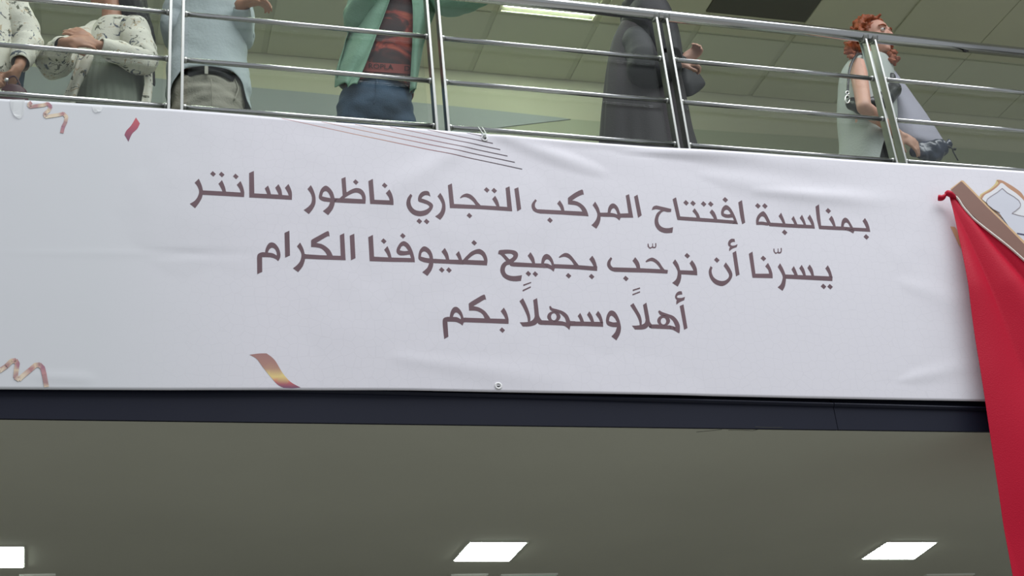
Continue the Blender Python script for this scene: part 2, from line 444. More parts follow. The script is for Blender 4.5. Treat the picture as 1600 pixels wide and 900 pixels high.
L1 = glyphs(1270, 310, '''
1040,402 992,462 ~1035,530 1068,605 1075,672 1148,678 ~1125,570 ~1090,480
155,553 300,560 560,572 800,592 1070,605 1148,678 820,660 640,648 400,638 120,622
560,580 ~570,490 ~595,425 ~645,395 ~700,425 ~750,500 800,595 755,612 ~720,540 ~690,500 ~655,492 ~625,520 612,580
612,575 ~680,585 750,612 800,600 825,670 805,710 ~740,672 ~660,650 600,645
45,175 112,132 162,560 120,622 75,430
368,355 318,420 ~370,500 405,565 455,570 ~430,480 ~400,400
D302,258 1068,780''') + glyphs(1170, 310, '''
145,538 ~140,450 ~165,365 ~220,300 ~285,268 ~340,320 ~390,410 430,497 400,530 372,555 ~270,540|190,475 ~205,425 ~230,385 ~265,368 ~300,385 ~330,430 360,492 ~270,475
370,493 560,502 760,515 1000,528 1290,545 1321,612 1000,600 700,585 410,565 380,540
640,297 590,365 ~640,440 672,505 730,515 ~700,430
893,360 850,420 ~890,480 905,525 970,530 ~940,460
1062,335 1015,400 ~1070,480 1095,535 1145,540 ~1115,450
1218,332 1172,400 ~1225,480 1255,545 1290,612 1321,612 ~1300,500 ~1265,415
D175,158 315,162 714,688''') + glyphs(1090, 300, '''
812,215 885,170 950,620 890,655 ~850,480
805,652 ~735,470 ~650,325 ~565,270 ~495,320 ~465,420 ~490,490 ~580,525 700,518 725,582 700,645|520,440 ~530,390 ~575,362 ~620,385 660,445 ~600,458
280,358 235,415 ~290,490 325,550 388,555 ~365,480 ~330,410
D115,247 258,250 550,163''') + glyphs(1010, 300, '''
670,500 1000,522 1286,543 1410,553 1760,580 1834,652 1730,645 1430,622 1028,598 620,570
520,155 588,115 672,503 615,570
962,335 918,392 ~975,460 1005,520 1072,528 ~1040,445
100,375 ~125,310 ~180,283 ~240,290 495,350 488,408 ~420,412 ~340,398 ~280,440 ~240,510 ~232,590 ~260,670 ~330,722 ~430,735 530,715 515,825 ~390,835 ~270,800 ~190,720 ~158,620 ~170,520 ~210,430 285,372 ~200,355 ~150,360
D790,225 930,235''') + glyphs(910, 290, '''
1032,230 1102,192 1185,605 1112,655
865,208 932,182 1015,652 760,652 750,570 918,565
500,560 ~515,460 ~550,395 ~600,368 ~655,385 ~710,450 752,565 700,600 ~680,530 ~650,480 ~620,462 ~580,490 555,560
555,555 ~640,570 705,595 752,560 762,655 740,710 ~690,665 ~630,640 500,635 350,630 345,552 500,552
252,330 200,400 ~260,490 ~295,590 ~270,690 ~220,760 175,802 275,872 ~325,790 ~355,700 360,625 350,550 ~320,450''') + glyphs(820, 290, '''
862,260 ~880,240 ~1000,155 ~1120,95 ~1160,100 1180,190 ~1150,190 ~1050,235 945,305 ~1050,330 ~1150,390 ~1220,470 ~1260,560 1275,625 1180,612 1150,525 ~1110,460 ~1030,405 865,382
205,285 235,315 ~200,370 ~200,440 ~240,485 ~300,490 720,508 1160,530 1275,622 760,590 300,572 ~220,550 ~160,510 ~130,440 ~140,370
698,302 645,368 ~700,440 728,508 792,515 ~765,410
D500,705''') + glyphs(720, 280, '''
1068,208 1148,175 1205,612 1125,660
892,192 972,158 1025,660 930,655 925,575
-147,518 0,525 280,540 700,560 925,575 1025,660 700,640 350,620 0,607 -227,600
-25,388 ~20,340 ~80,312 ~130,308 ~200,335 ~270,400 ~330,480 390,545 290,540 ~240,470 ~170,410 ~90,378 ~40,380 -15,400
682,350 622,415 ~670,490 710,562 770,568 ~740,460
D513,232 663,245 163,752''') + glyphs(630, 280, '''
890,140 970,102 1012,520 930,600
738,292 682,362 ~740,450 ~772,540 ~750,650 ~700,720 632,768 735,838 ~800,750 ~838,640 ~832,500 ~790,380
140,315 175,352 ~145,420 ~140,490 ~165,570 ~230,635 ~330,658 ~430,640 ~500,600 520,568 ~480,530 ~400,500 ~310,470 ~290,420 ~310,340 ~370,275 ~450,255 ~510,275 540,370 ~500,345 ~440,340 ~390,365 355,405 ~460,440 ~550,490 ~592,550 ~560,640 ~470,730 ~340,762 ~210,735 ~110,650 ~58,530 ~75,410
D316,862 462,870''') + glyphs(520, 270, '''
710,180 800,135 830,560 1135,575 ~1115,510 1058,430 1130,355 ~1180,450 ~1208,560 1212,665 745,640
170,130 252,95 272,395 195,465
130,525 ~195,468 ~290,395 ~400,335 ~480,318 ~560,338 ~620,400 ~655,500 650,636 300,620 20,603 20,520|225,522 ~330,455 ~440,412 ~520,425 ~570,470 590,545
195,460 272,390 290,440 180,500
D1036,272 458,197''') + glyphs(465, 270, '''
740,525 ~715,430 ~670,350 ~600,285 ~540,277 ~470,340 ~430,450 ~432,530 ~510,580 650,600 ~610,690 505,782 612,860 ~690,760 ~728,680 745,605|487,485 ~510,410 ~555,380 ~600,400 ~640,460 660,520 ~570,505
720,520 900,527 910,610 730,603
262,262 195,340 ~260,430 ~285,520 ~270,620 ~210,695 120,760 225,840 ~310,730 ~355,620 ~352,480 ~310,350''') + glyphs(380, 260, '''
115,155 210,112 220,560 470,572 700,582 912,600 ~890,540 835,445 905,370 ~950,460 ~975,550 975,685 120,640
495,402 430,460 ~465,540 480,580 555,580 ~530,490
705,375 640,445 ~690,540 710,590 780,590 ~760,480''') + glyphs(290, 260, '''
1100,315 1025,390 ~1080,470 1105,543 345,503 ~320,400 262,268 180,348 ~240,430 ~268,530 ~240,630 ~180,710 82,772 188,858 ~270,750 ~320,660 340,590 1170,632 ~1175,540 ~1150,430
728,298 658,370 ~710,460 738,525 810,535 ~785,430
D548,172 722,185 1005,222''')
L2 = glyphs(1210, 385, '''
1065,388 1015,450 ~1070,540 1095,610 1155,705 ~1150,600 ~1110,470
200,572 1095,610 1160,610 1155,703 700,680 220,655
383,402 335,470 ~375,540 395,585 465,595 ~425,490
540,378 492,445 ~550,540 570,595 625,600 ~595,480
700,370 655,440 ~715,540 735,600 790,605 ~760,470
105,345 60,420 ~125,530 ~158,620 ~140,720 ~110,780 58,830 155,900 ~205,800 225,660 215,575 ~165,450
D978,812 1110,818''') + glyphs(1160, 375, '''
122,285 195,240 255,685 530,685 ~510,610 450,535 508,468 ~560,570 ~595,680 600,775 195,765
617,180 ~620,240 ~660,285 ~695,270 ~730,280 ~770,265 ~785,220 ~780,165 760,175 ~762,230 ~740,250 ~722,240 718,175 702,180 ~700,240 ~670,258 ~645,240 635,180
D415,377''') + glyphs(1095, 370, '''
632,330 702,290 772,765 700,800
680,112 672,52 ~610,48 ~560,85 ~540,140 ~550,185 580,208 ~565,250 565,295 ~630,245 715,215 732,155 ~680,180 ~620,185 590,165 ~600,130 ~640,110
495,520 452,590 ~520,690 ~560,770 ~545,835 ~480,885 ~400,895 ~310,865 ~240,800 ~210,700 228,625 190,595 ~155,690 ~165,790 ~215,890 ~300,965 ~420,995 ~520,950 ~600,860 ~628,760 ~580,640
D315,473''') + glyphs(1000, 375, '''
1038,412 990,475 ~1040,560 1070,622 800,615 ~765,500 700,395 650,462 ~715,560 ~750,650 ~735,760 ~700,820 640,868 752,942 ~800,850 ~822,760 822,695 1145,715 ~1135,590 ~1095,490
148,80 ~150,140 ~195,182 ~235,165 ~265,172 ~305,165 ~322,130 ~318,70 298,78 ~300,130 ~280,148 ~258,135 255,75 240,80 ~238,130 ~205,155 ~178,140 165,80
D943,323''') + glyphs(940, 375, '''
180,350 208,382 ~175,450 ~180,510 ~220,555 ~260,558 700,570 1180,595 1326,610 1318,682 900,662 600,655 260,645 ~170,610 ~110,530 ~115,440
890,455 875,440 ~920,395 ~1000,362 ~1070,385 ~1150,450 ~1210,540 1262,605 1180,598 ~1120,510 ~1050,450 ~980,430
670,352 615,425 ~670,500 700,572 772,578 ~745,460
D482,780''') + glyphs(850, 390, '''
965,130 905,200 ~960,280 992,345 1062,435 ~1060,350 ~1020,220
195,298 600,315 690,320 1000,345 1066,345 1062,435 700,405 400,388 200,380
290,160 ~340,115 ~410,78 ~480,85 ~550,140 ~620,230 695,325 600,318 ~550,240 ~480,175 ~400,150 310,170
D488,532 952,548''') + glyphs(770, 380, '''
968,410 ~985,310 ~1020,250 ~1070,225 ~1130,245 ~1190,320 1225,425 1185,470 ~1165,400 ~1130,350 ~1090,328 ~1050,350 1020,415
1020,410 ~1100,420 1190,462 1230,425 1240,510 1220,578 ~1160,530 ~1080,502 1000,497
400,392 800,412 1020,415 1100,430 1090,505 900,497 590,485 400,478 ~350,465 330,440 ~340,400
752,190 695,262 ~755,350 788,412 845,415 ~820,300
100,232 ~115,165 ~200,148 ~320,145 ~440,165 ~495,215 ~495,280 ~460,340 400,395 330,440 ~270,460 ~235,530 ~250,610 ~310,655 ~420,672 580,652 560,765 ~440,775 ~310,755 ~200,690 ~145,580 ~155,480 ~200,410 260,370 ~210,310 ~150,250|225,230 ~300,222 ~370,228 ~408,260 ~385,300 330,338 ~290,300
D710,620 850,627
605,840 765,785 768,805 610,870
592,950 758,872 760,898 597,980''') + glyphs(680, 365, '''
550,545 ~620,470 ~720,380 ~850,330 ~930,350 ~1000,420 ~1040,540 1030,655 530,635 540,560|640,548 ~720,475 ~800,430 ~860,425 ~920,450 ~955,500 975,560
0,527 200,540 460,545 560,550 560,640 250,625 0,613
183,308 118,382 ~180,470 208,540 275,545 ~245,420
465,370 405,435 ~445,500 462,545 532,550 ~500,450
D773,205 122,748 267,752''') + glyphs(610, 360, '''
850,590 ~830,490 ~780,400 ~700,345 ~640,350 ~580,420 ~555,530 ~565,600 ~650,650 770,675 ~730,770 632,858 735,932 ~810,830 ~845,740 855,675|605,545 ~620,470 ~665,440 ~720,460 ~765,520 780,580 ~700,570
840,590 910,590 910,680 850,672''') + glyphs(550, 360, '''
1255,655 ~1245,560 ~1200,410 ~1130,290 ~1040,235 ~960,270 ~895,380 ~895,460 ~950,510 ~1040,515 1155,500 1175,555 1175,650|952,415 ~985,345 ~1025,325 ~1070,350 1125,425 ~1040,432
440,540 720,555 1180,572 1255,655 800,645 352,628
322,148 415,102 440,545 352,628
708,328 642,400 ~700,490 725,558 790,565 ~760,450
D633,228 1015,125''') + glyphs(470, 355, '''
980,182 1070,142 1095,630 1005,672
782,172 868,130 898,670 800,668 800,580
75,550 400,570 640,578 890,585 898,670 500,658 75,640
205,285 ~225,255 ~360,180 ~520,95 ~560,105 575,195 ~540,190 ~440,245 305,325 ~420,350 ~520,410 ~590,480 640,580 525,572 ~490,510 ~420,445 ~330,415 205,405''') + glyphs(395, 360, '''
948,252 885,330 ~950,420 ~975,510 ~950,620 ~890,700 805,768 910,845 ~1000,730 ~1040,620 1045,580 1060,580 1060,485 1040,480 ~1010,370
635,60 732,15 745,512 648,555
88,885 ~85,700 ~85,540 ~110,480 ~180,450 245,450 ~260,370 ~310,280 ~375,252 ~450,280 ~520,370 ~552,480 ~545,560 510,625 ~450,580 ~350,550 185,545 188,840|300,455 ~330,390 ~385,358 ~440,385 ~475,450 480,515 ~400,470''')
L3 = glyphs(980, 450, '''
1050,370 1125,335 1205,810 1138,845
1102,135 1090,75 ~1030,75 ~980,115 ~955,180 ~970,225 990,245 ~980,290 982,340 ~1050,290 1140,250 1155,185 ~1090,205 ~1020,205 990,190 ~1010,155 ~1050,140
O727 662 129 108 723 672 55 68
640,455 615,482 ~650,540 ~700,565 ~800,580 ~850,610 ~920,680 968,795 ~920,775 840,755 840,830 ~920,850 ~1000,895 1042,916 1050,880 ~1050,760 ~1000,650 ~920,570 ~800,525 ~700,490
470,740 600,738 850,760 960,790 960,850 870,835 480,818 ~430,790
312,348 380,300 ~430,560 ~450,680 485,735 480,818 ~440,800 425,770 ~370,820 ~280,840 150,840 90,762 ~180,762 ~280,745 ~340,715 ~362,660 ~355,590
55,358 120,310 ~200,450 ~260,560 ~285,660 285,745 245,755 ~235,680 ~190,570 ~130,470
105,40 250,-5 255,20 108,68
98,130 250,72 255,95 102,155''') + glyphs(890, 465, '''
835,788 ~910,700 945,600 ~830,590 ~750,550 ~725,470 ~745,360 ~790,285 ~850,268 ~920,310 ~985,430 ~1020,560 ~1025,650 ~1000,750 935,865|785,480 ~800,400 ~840,370 ~900,420 945,500 ~870,505
0,485 600,495 668,500 668,592 300,578 0,575
568,275 518,345 ~580,430 610,500 660,590 668,590 ~660,470 ~620,350
207,315 158,378 ~195,440 212,490 285,495 ~250,400
392,282 345,350 ~400,440 425,495 488,500 ~455,390''') + glyphs(805, 455, '''
80,210 150,150 ~220,290 ~275,430 ~298,530 298,605 250,630 ~240,540 ~200,430 ~140,310
358,185 435,145 ~460,350 ~480,510 530,592 520,682 ~470,670 445,640 ~400,680 ~320,708 ~240,718 145,718 85,635 ~180,632 ~270,622 ~340,590 ~382,530 ~382,440
680,310 712,305 ~740,345 ~850,375 ~960,415 ~1050,490 1100,605 1200,612 1200,705 1105,702 1085,785 ~1020,725 ~920,695 520,682 500,590 880,605 ~950,615 1018,635 ~995,550 ~940,490 ~890,452 ~800,430 720,400 ~690,365
O772 518 134 108 771 520 56 72''') + glyphs(725, 455, '''
85,290 ~100,255 ~240,165 ~370,92 ~410,95 435,190 ~400,185 ~300,245 175,318 ~290,345 ~400,410 ~470,490 520,565 405,565 ~370,490 ~300,435 ~210,410 92,408
0,550 400,562 820,570 888,575 888,668 400,652 0,640
793,342 730,415 ~790,500 825,572 880,668 888,668 ~885,560 ~850,440
D760,795''') + glyphs(680, 465, '''
172,850 ~150,650 ~140,490 ~165,430 ~230,408 280,408 ~300,310 ~340,235 ~395,205 ~455,228 ~520,310 560,425 590,425 590,515 565,515 540,578 ~480,535 ~390,505 235,500 255,802|345,408 ~370,345 ~410,318 ~460,345 ~500,400 505,455 ~430,415''')
for L in (L1, L2, L3): printed('lettering', L, TEXT)
# thin ruled lines
def lerpc(stops, t):
    t = max(0, min(1, t))
    for (a, ca), (b, cb) in zip(stops, stops[1:]):
        if t <= b: k = (t-a)/(b-a) if b > a else 0; return tuple(x+(y-x)*k for x, y in zip(ca, cb))
    return stops[-1][1]
def top_y(x):
    for (xa_, ya_), (xb_, yb_) in zip(TOP, TOP[1:]):
        if x <= xb_: return ya_+(yb_-ya_)*(x-xa_)/(xb_-xa_)
    return 270
lines = []
for ex, ey in ((815.5,265),(804,254.4),(792.6,244.6),(781.3,234.5),(769.7,224.7),(757,214.3)):
    sx = ex
    while sx > 380 and ey-(ex-sx)*.2095 > top_y(sx)+.8: sx -= 2
    sy = ey-(ex-sx)*.2095
    lines.append([[(sx, sy-.25), (ex, ey-.75), (ex, ey+.75), (sx, sy+.25)]])
xl0 = onY(440, 190, BY).x; xl1 = onY(815, 250, BY).x
printed('ruled_lines', lines, INK, .0012, None, lambda p: lerpc([(0,(196,120,118)),(.35,(205,150,120)),(.6,(160,100,100)),(.8,(80,55,65)),(1,(62,48,62))], (p.x-xl0)/(xl1-xl0)))
# confetti
RB = [(0,(164,120,116)),(.42,(178,134,120)),(.62,(232,214,140)),(.74,(226,190,128)),(.82,(206,104,102)),(1,(110,72,104))]
def vgrad(ya, yb, st):
    za, zb = onY(*ya, BY).z, onY(*yb, BY).z
    return lambda p: lerpc(st, (p.z-za)/(zb-za))
printed('confetti', [[[(x/3.2+360, y/3.2+530) for x, y in smooth_poly('95,80 ~140,74 180,73 ~220,105 ~260,170 ~300,215 350,243 ~310,247 265,245 ~235,228 ~200,190 ~160,140 ~130,100')]]], INK, .0014, None, vgrad((425,553), (440,607), RB))
printed('confetti', [[[(x/6.154, y/6.154+140) for x, y in smooth_poly('1307,273 ~1325,300 1345,330 ~1320,380 ~1270,430 1235,505 ~1215,470 1197,440 ~1215,400 ~1260,350')]]], INK, .0014, None, vgrad((212,186), (200,222), [(0,(200,88,96)),(.4,(176,78,98)),(1,(120,72,100))]))
def ribbon(cl, w, st, ox, oy, s):
    """a curled paper ribbon drawn as a chain of quads with its own ink gradient"""
    Q = [(x/s+ox, y/s+oy) for x, y in cl]; k = w/s/2
    shp = []; cols = []
    for (a, b) in zip(Q, Q[1:]):
        dx, dy = b[0]-a[0], b[1]-a[1]; l = math.hypot(dx, dy); nx, ny = -dy/l*k, dx/l*k; ex, ey = dx/l*k*.25, dy/l*k*.25
        shp.append([[(a[0]+nx-ex, a[1]+ny-ey), (b[0]+nx+ex, b[1]+ny+ey), (b[0]-nx+ex, b[1]-ny+ey), (a[0]-nx-ex, a[1]-ny-ey)]])
    return shp, Q
RS = [(186,136,138), (228,208,180), (178,140,138), (230,214,190), (188,138,140), (178,140,140), (222,200,170), (170,120,136)]
for cl, w, ox, oy, s, nm in (([(300,130),(275,150),(290,172),(420,155),(460,142),(488,170),(470,205),(430,240),(440,268),(560,250),(610,238),(640,270),(630,320),(608,365),(595,420)], 34, 0, 140, 6.154, 1),
                         ([(-40,300),(0,305),(60,265),(110,215),(150,210),(168,240),(158,300),(150,370),(185,390),(210,365),(290,300),(340,255),(380,250),(410,280),(425,340),(440,420),(448,458)], 46, 0, 530, 6.154, 2)):
    shp, Q = ribbon(cl, w, None, ox, oy, s)
    W3 = [onY(x, y, BY) for x, y in Q]
    def cf(p, W3=W3):
        i = min(range(len(W3)), key=lambda i: (W3[i].x-p.x)**2+(W3[i].z-p.z)**2); return RS[(i*3) % len(RS)] if i % 2 else RS[i % 5]
    printed('curled_ribbon', shp, INK, .0024, None, cf)
# brown diagonal band and the pointed-arch emblem at the right end
def sh(txt, ox, oy, s): return [[(x/s+ox, y/s+oy) for x, y in smooth_poly(txt)]]
BROWN = mat('brown band ink', s2l((130,96,84)), .5, noise_s=2, noise_a=.08); GOLD = mat('gold edge ink', s2l((212,176,134)), .5)
PALE = mat('pale emblem ink', s2l((208,210,220)), .5); ARCH = mat('amber arch ink', s2l((186,140,110)), .5); ARCHY = mat('yellow arch ink', s2l((214,194,140)), .5)
WHITEINK = mat('white ink', s2l((226,226,230)), .5); GREYL = mat('grey line ink', s2l((150,140,146)), .5); NAVYINK = mat('navy ink', s2l((58,54,92)), .5)
printed('emblem', [sh('505,480 ~530,430 ~590,390 ~690,330 ~770,255 800,185 ~860,188 ~960,230 ~1100,320 ~1210,410 1290,520 1500,640 1500,980 ~1200,900 900,830', 1480, 265, 10.59)], ARCHY, .0022)
printed('emblem', [sh('530,485 ~560,435 ~640,385 ~740,320 ~830,240 800,190 ~880,195 ~1000,255 ~1120,330 ~1220,415 1300,560 1500,700 1500,980 ~1200,900 900,830', 1480, 265, 10.59)], ARCH, .0034)
printed('emblem', [sh('555,510 ~600,440 ~700,385 ~800,310 860,245 ~900,250 ~1000,330 ~1120,410 ~1230,510 1262,560 1275,760 1500,830 1500,1500 1100,1100 850,760', 1480, 265, 10.59)], WHITEINK, .0046)
printed('emblem', [sh('620,570 ~630,520 ~690,470 ~800,400 885,332 ~960,400 ~1080,470 ~1160,530 ~1190,590 ~1180,640 1045,745 1200,790 1500,830 1500,1500 1100,1100 850,760 845,735 ~740,680', 1480, 265, 10.59)], PALE, .0058)
def outline(pts, w, name, mt, ox, oy, s, lift=.0068):
    Q = [(x/s+ox, y/s+oy) for x, y in pts]; shp = []
    for a, b in zip(Q, Q[1:]):
        dx, dy = b[0]-a[0], b[1]-a[1]; l = math.hypot(dx, dy) or 1; nx, ny = -dy/l*w/2, dx/l*w/2
        shp.append([[(a[0]+nx, a[1]+ny), (b[0]+nx, b[1]+ny), (b[0]-nx, b[1]-ny), (a[0]-nx, a[1]-ny)]])
    printed(name, shp, mt, lift)
outline([(845,735),(740,680),(650,610),(620,560),(640,510),(690,470),(800,400),(885,332),(960,400),(1080,470),(1160,530),(1192,590),(1180,640),(1110,700),(1045,745),(1150,775),(1271,800),(1400,830)], .9, 'emblem_line', GREYL, 1480, 265, 10.59)
printed('emblem', [sh('670,533 741,545 860,575 860,592 741,556 672,542', 1460, 265, 5.293)], NAVYINK, .0070)
printed('gold_edge', [sh('118,172 212,100 228,105 320,200 420,305 560,440 741,612 900,760 1700,1515 1700,1700 900,960 741,800 270,360 180,240', 1460, 265, 5.293)], GOLD, .0076)
printed('brown_band', [sh('122,182 205,112 215,115 320,222 420,325 560,460 741,640 900,790 1700,1545 1700,1700 900,960 741,800 270,360 180,240', 1460, 265, 5.293)], BROWN, .0088)
printed('gold_edge', [sh('125,475 160,480 178,500 240,700 190,620', 1460, 265, 5.293)], GOLD, .0016)
# eyelets, tie and tape
def eyelet(px, py):
    c = onY(px, py, BY); c = banner_pt(c.x, c.z, .002); bm = bmesh.new()
    vs, fs = [], []
    for i in range(24):
        a = 2*math.pi*i/24
        for j in range(8):
            b = 2*math.pi*j/8; r = .0115+.0042*math.cos(b)
            vs.append(c+V((r*math.cos(a), .0025*math.sin(b), r*math.sin(a))))
    for i in range(24):
        for j in range(8): fs.append((i*8+j, ((i+1) % 24)*8+j, ((i+1) % 24)*8+(j+1) % 8, i*8+(j+1) % 8))
    o = mobj('eyelet', vs, fs, mat('white eyelet', (.85,.85,.85), .3), bn, True)
    vs = [c+V((0, .0012, 0))]+[c+V((.010*math.cos(k*math.pi/8), .0012, .010*math.sin(k*math.pi/8))) for k in range(16)]
    mobj('eyelet_hole', vs, [(0, k+1, (k+1) % 16+1) for k in range(16)], BLACK, bn)
    return c
c1 = eyelet(756.5, 217); eyelet(778, 604)
TIE = mat('clear cable tie', (.72,.76,.72), .3)
tie = empty('cable_tie', (c1.x, FY, c1.z), 'pale plastic tie looped from the top eyelet of the banner to the bottom rail', 'cable tie')
for dx in (-.008, .009):
    tube('loop', catmull([c1+V((0, -.004, .001)), c1+V((dx*.8, -.006, .018)), V((c1.x+dx, FY-.004, ZR[0]-.004)), V((c1.x+dx, FY+.012, ZR[0]+.013)), V((c1.x+dx, FY+.026, ZR[0])), c1+V((dx*.5, .03, .012)), c1+V((0, .006, -.002))], 5), .0019, TIE, tie, 8)
box('tie_head', c1.x-.005, c1.x+.006, c1.y-.010, c1.y-.003, c1.z+.010, c1.z+.021, TIE, tie, .001)
TAPE = bpy.data.materials.new('clear tape'); TAPE.use_nodes = True
tb = TAPE.node_tree.nodes['Principled BSDF']; tb.inputs['Base Color'].default_value = (.9,.92,.92,1); tb.inputs['Roughness'].default_value = .25; tb.inputs['Alpha'].default_value = .6
for txt, lab in (('95,105 240,105 ~235,210 ~215,270 185,290 ~140,260 ~105,190', 'strip of clear tape hanging over the top edge of the banner beside the curled ribbon'),
                 ('888,168 985,178 975,215 ~940,225 ~910,228 890,200', 'small patch of clear tape on the banner top left of the first post')):
    v, f = print_mesh([sh(txt, 0, 140, 6.154)], lift=.003); o = mobj('tape', v, f, TAPE, None)
    for i, vv in enumerate(o.data.vertices): vv.co.y -= .0012*(1+math.sin(vv.co.x*160))
    tag(o, lab, 'tape')

# ------------------------------------------------------------------ red cloth
RED = mat('crimson satin', s2l((182,12,46)), .5, spec=.2, bump=.12, bump_s=180)
RED.node_tree.nodes['Principled BSDF'].inputs['Sheen Weight'].default_value = .0
FYF = FY-.088
fe = [(1482.5,306),(1487,325),(1492,355.7),(1498.7,397),(1504,435),(1516,520),(1533,633),(1553,757),(1576.7,900),(1592,990)]
te = [(1482.5,304),(1488,307),(1495,311),(1510,332),(1535.6,357),(1573,390),(1600,415),(1660,470),(1760,560)]
LE = catmull([onY(x, y, FYF) for x, y in fe], 6); TE = catmull([onY(x, y, FYF) for x, y in te], 6)
NS, NT = 70, 80
def along(P, t):
    f = t*(len(P)-1); i = min(int(f), len(P)-2); return P[i].lerp(P[i+1], f-i)
vs, fs = [], []
drop = LE[-1]-LE[0]
for j in range(NT+1):
    t = j/NT
    for i in range(NS+1):
        s = i/NS
        p = along(TE, s)+(along(LE, t)-LE[0])*(1-.25*s)+V((.0, 0, 0))
        # folds fan out from the tied corner
        q = math.atan2(p.x-TE[0].x+.02, TE[0].z-p.z+.05)
        d = (p-TE[0]).length
        y = .034*min(1, d/.5)*math.sin(q*9+.9+.6*math.sin(d*2))+.005*min(1, d)*math.sin(q*23+2*d)+.010*noise.noise(p*3)*min(1, d*2)
        vs.append(p+V((0, -abs(y)*.8-.02*t, 0)))
for j in range(NT):
    for i in range(NS):
        a = j*(NS+1)+i; fs.append((a, a+NS+1, a+NS+2, a+1))
fl = mobj('hanging_cloth', vs, fs, RED, None, True)
fl.modifiers.new('t', 'SOLIDIFY').thickness = .0012
tag(fl, 'crimson cloth with a white hem hung by its knotted corner before the banner', 'cloth')
hem = [vs[i]+V((0, -.004, .001)) for i in range(NS+1)]
tube('hem', hem, .0058, mat('white hem tape', (.78,.74,.68), .7), fl, 8)
kn = [onY(1492,309,FYF), onY(1484,303,FYF-.01), onY(1480,302,FYF), onY(1477,305,FYF-.0), onY(1472,309,FYF+.01), onY(1466,309,FYF+.02)]
tube('knotted_corner', catmull(kn, 5), [.006+.009*abs(math.sin(.4+i*.19)) for i in range(26)], RED, fl, 10)

# ------------------------------------------------------------------ people
SKIN1 = mat('tan skin', s2l((178,128,100)), .5, noise_s=30, noise_a=.05); SKIN2 = mat('fair skin', s2l((206,158,138)), .5, noise_s=30, noise_a=.05)
EYEW = mat('eye white', (.8,.8,.78), .2); IRIS = mat('dark iris', (.03,.02,.015), .2); LIP = mat('lip', s2l((158,84,80)), .45)
HAIR_BLACK = mat('black hair', (.008,.008,.009), .6, spec=.25, bump=.4, bump_s=90); HAIR_RED = mat('copper hair', s2l((150,74,34)), .5, noise_s=40, noise_a=.3, bump=.5, bump_s=110)
class Soup:
    def __init__(s): s.v = []; s.f = []
    def cap(s, p0, p1, r0, r1, n=14):
        d = p1-p0; L = d.length
        if L < 1e-5: return
        d.normalize(); a, b = frame_of(d); rings = []
        for k in range(5): t = math.pi/2*(k/5-1); rings.append((p0+d*(r0*math.sin(t)), r0*math.cos(t)))
        rings.append((p0, r0)); rings.append((p1, r1))
        for k in range(1, 6): t = math.pi/2*k/5; rings.append((p1+d*(r1*math.sin(t)), max(r1*math.cos(t), 1e-4)))
        rings[0] = (rings[0][0], 1e-4); s.loft([(c, a*r, b*r) for c, r in rings], n)
    def chain(s, P, R):
        for i in range(len(P)-1): s.cap(P[i], P[i+1], R[i], R[i+1])
    def ell(s, c, a, b, d):
        rings = []
        for k in range(13):
            t = math.pi*(k/12-.5); q = max(math.cos(t), 1e-3); rings.append((c+d*math.sin(t), a*q, b*q))
        s.loft(rings, 20)
    def loft(s, rings, n=24):
        base = len(s.v)
        for c, a, b in rings:
            for k in range(n): t = 2*math.pi*k/n; s.v.append(c+a*math.cos(t)+b*math.sin(t))
        m_ = len(rings)
        for i in range(m_-1):
            for k in range(n):
                k2 = (k+1) % n; s.f.append((base+i*n+k, base+i*n+k2, base+(i+1)*n+k2, base+(i+1)*n+k))
        s.f.append(tuple(base+k for k in range(n))[::-1]); s.f.append(tuple(base+(m_-1)*n+k for k in range(n)))
    def build(s, name, mt, parent, vox=.008, smooth=3, wrinkle=None):
        me = bpy.data.meshes.new(name); me.from_pydata([tuple(v) for v in s.v], [], s.f); me.update()
        t = bpy.data.objects.new('temporary', me); COL.objects.link(t)
        r = t.modifiers.new('r', 'REMESH'); r.mode = 'VOXEL'; r.voxel_size = vox
        q = t.modifiers.new('s', 'SMOOTH'); q.iterations = smooth; q.factor = .5
        me2 = bpy.data.meshes.new_from_object(t.evaluated_get(bpy.context.evaluated_depsgraph_get()))
        bpy.data.objects.remove(t); bpy.data.meshes.remove(me)
        me2.name = name; me2.materials.clear(); me2.materials.append(mt)
        if wrinkle:
            amp, sc = wrinkle
            nn = [v.normal.copy() for v in me2.vertices]
            for v, n in zip(me2.vertices, nn):
                p = v.co; v.co += n*amp*noise.noise(V((p.x*sc[0], p.y*sc[1], p.z*sc[2])))
        for p in me2.polygons: p.use_smooth = True
        return link(bpy.data.objects.new(name, me2), parent)
def person(name, loc, label): return empty(name, loc, label, 'person')
def skeleton(x, y, ang, h, z=Z_DECK):
    """default standing skeleton; ang = direction faced (degrees from +X)"""
    a = math.radians(ang); f = V((math.cos(a), math.sin(a), 0)); l = V((-f.y, f.x, 0)); o = V((x, y, z)); up = V((0, 0, 1))
    J = dict(f=f, l=l, h=h, o=o, pelvis=o+up*.53*h, waist=o+up*.61*h, chest=o+up*.72*h, neck=o+up*.835*h, head=o+up*.925*h+f*.012*h, hf=f.copy(), hu=up.copy())
    for k, sg in (('L', 1), ('R', -1)):
        J['sh'+k] = o+up*.805*h+l*sg*.112*h; J['el'+k] = o+up*.63*h+l*sg*.135*h-f*.015*h; J['wr'+k] = o+up*.475*h+l*sg*.14*h+f*.04*h
        J['hip'+k] = o+up*.515*h+l*sg*.052*h; J['kn'+k] = o+up*.28*h+l*sg*.056*h+f*.01*h; J['an'+k] = o+up*.045*h+l*sg*.058*h
        J['hd'+k] = V((0, 0, -1)); J['pn'+k] = -l*sg; J['cu'+k] = .35
    return J
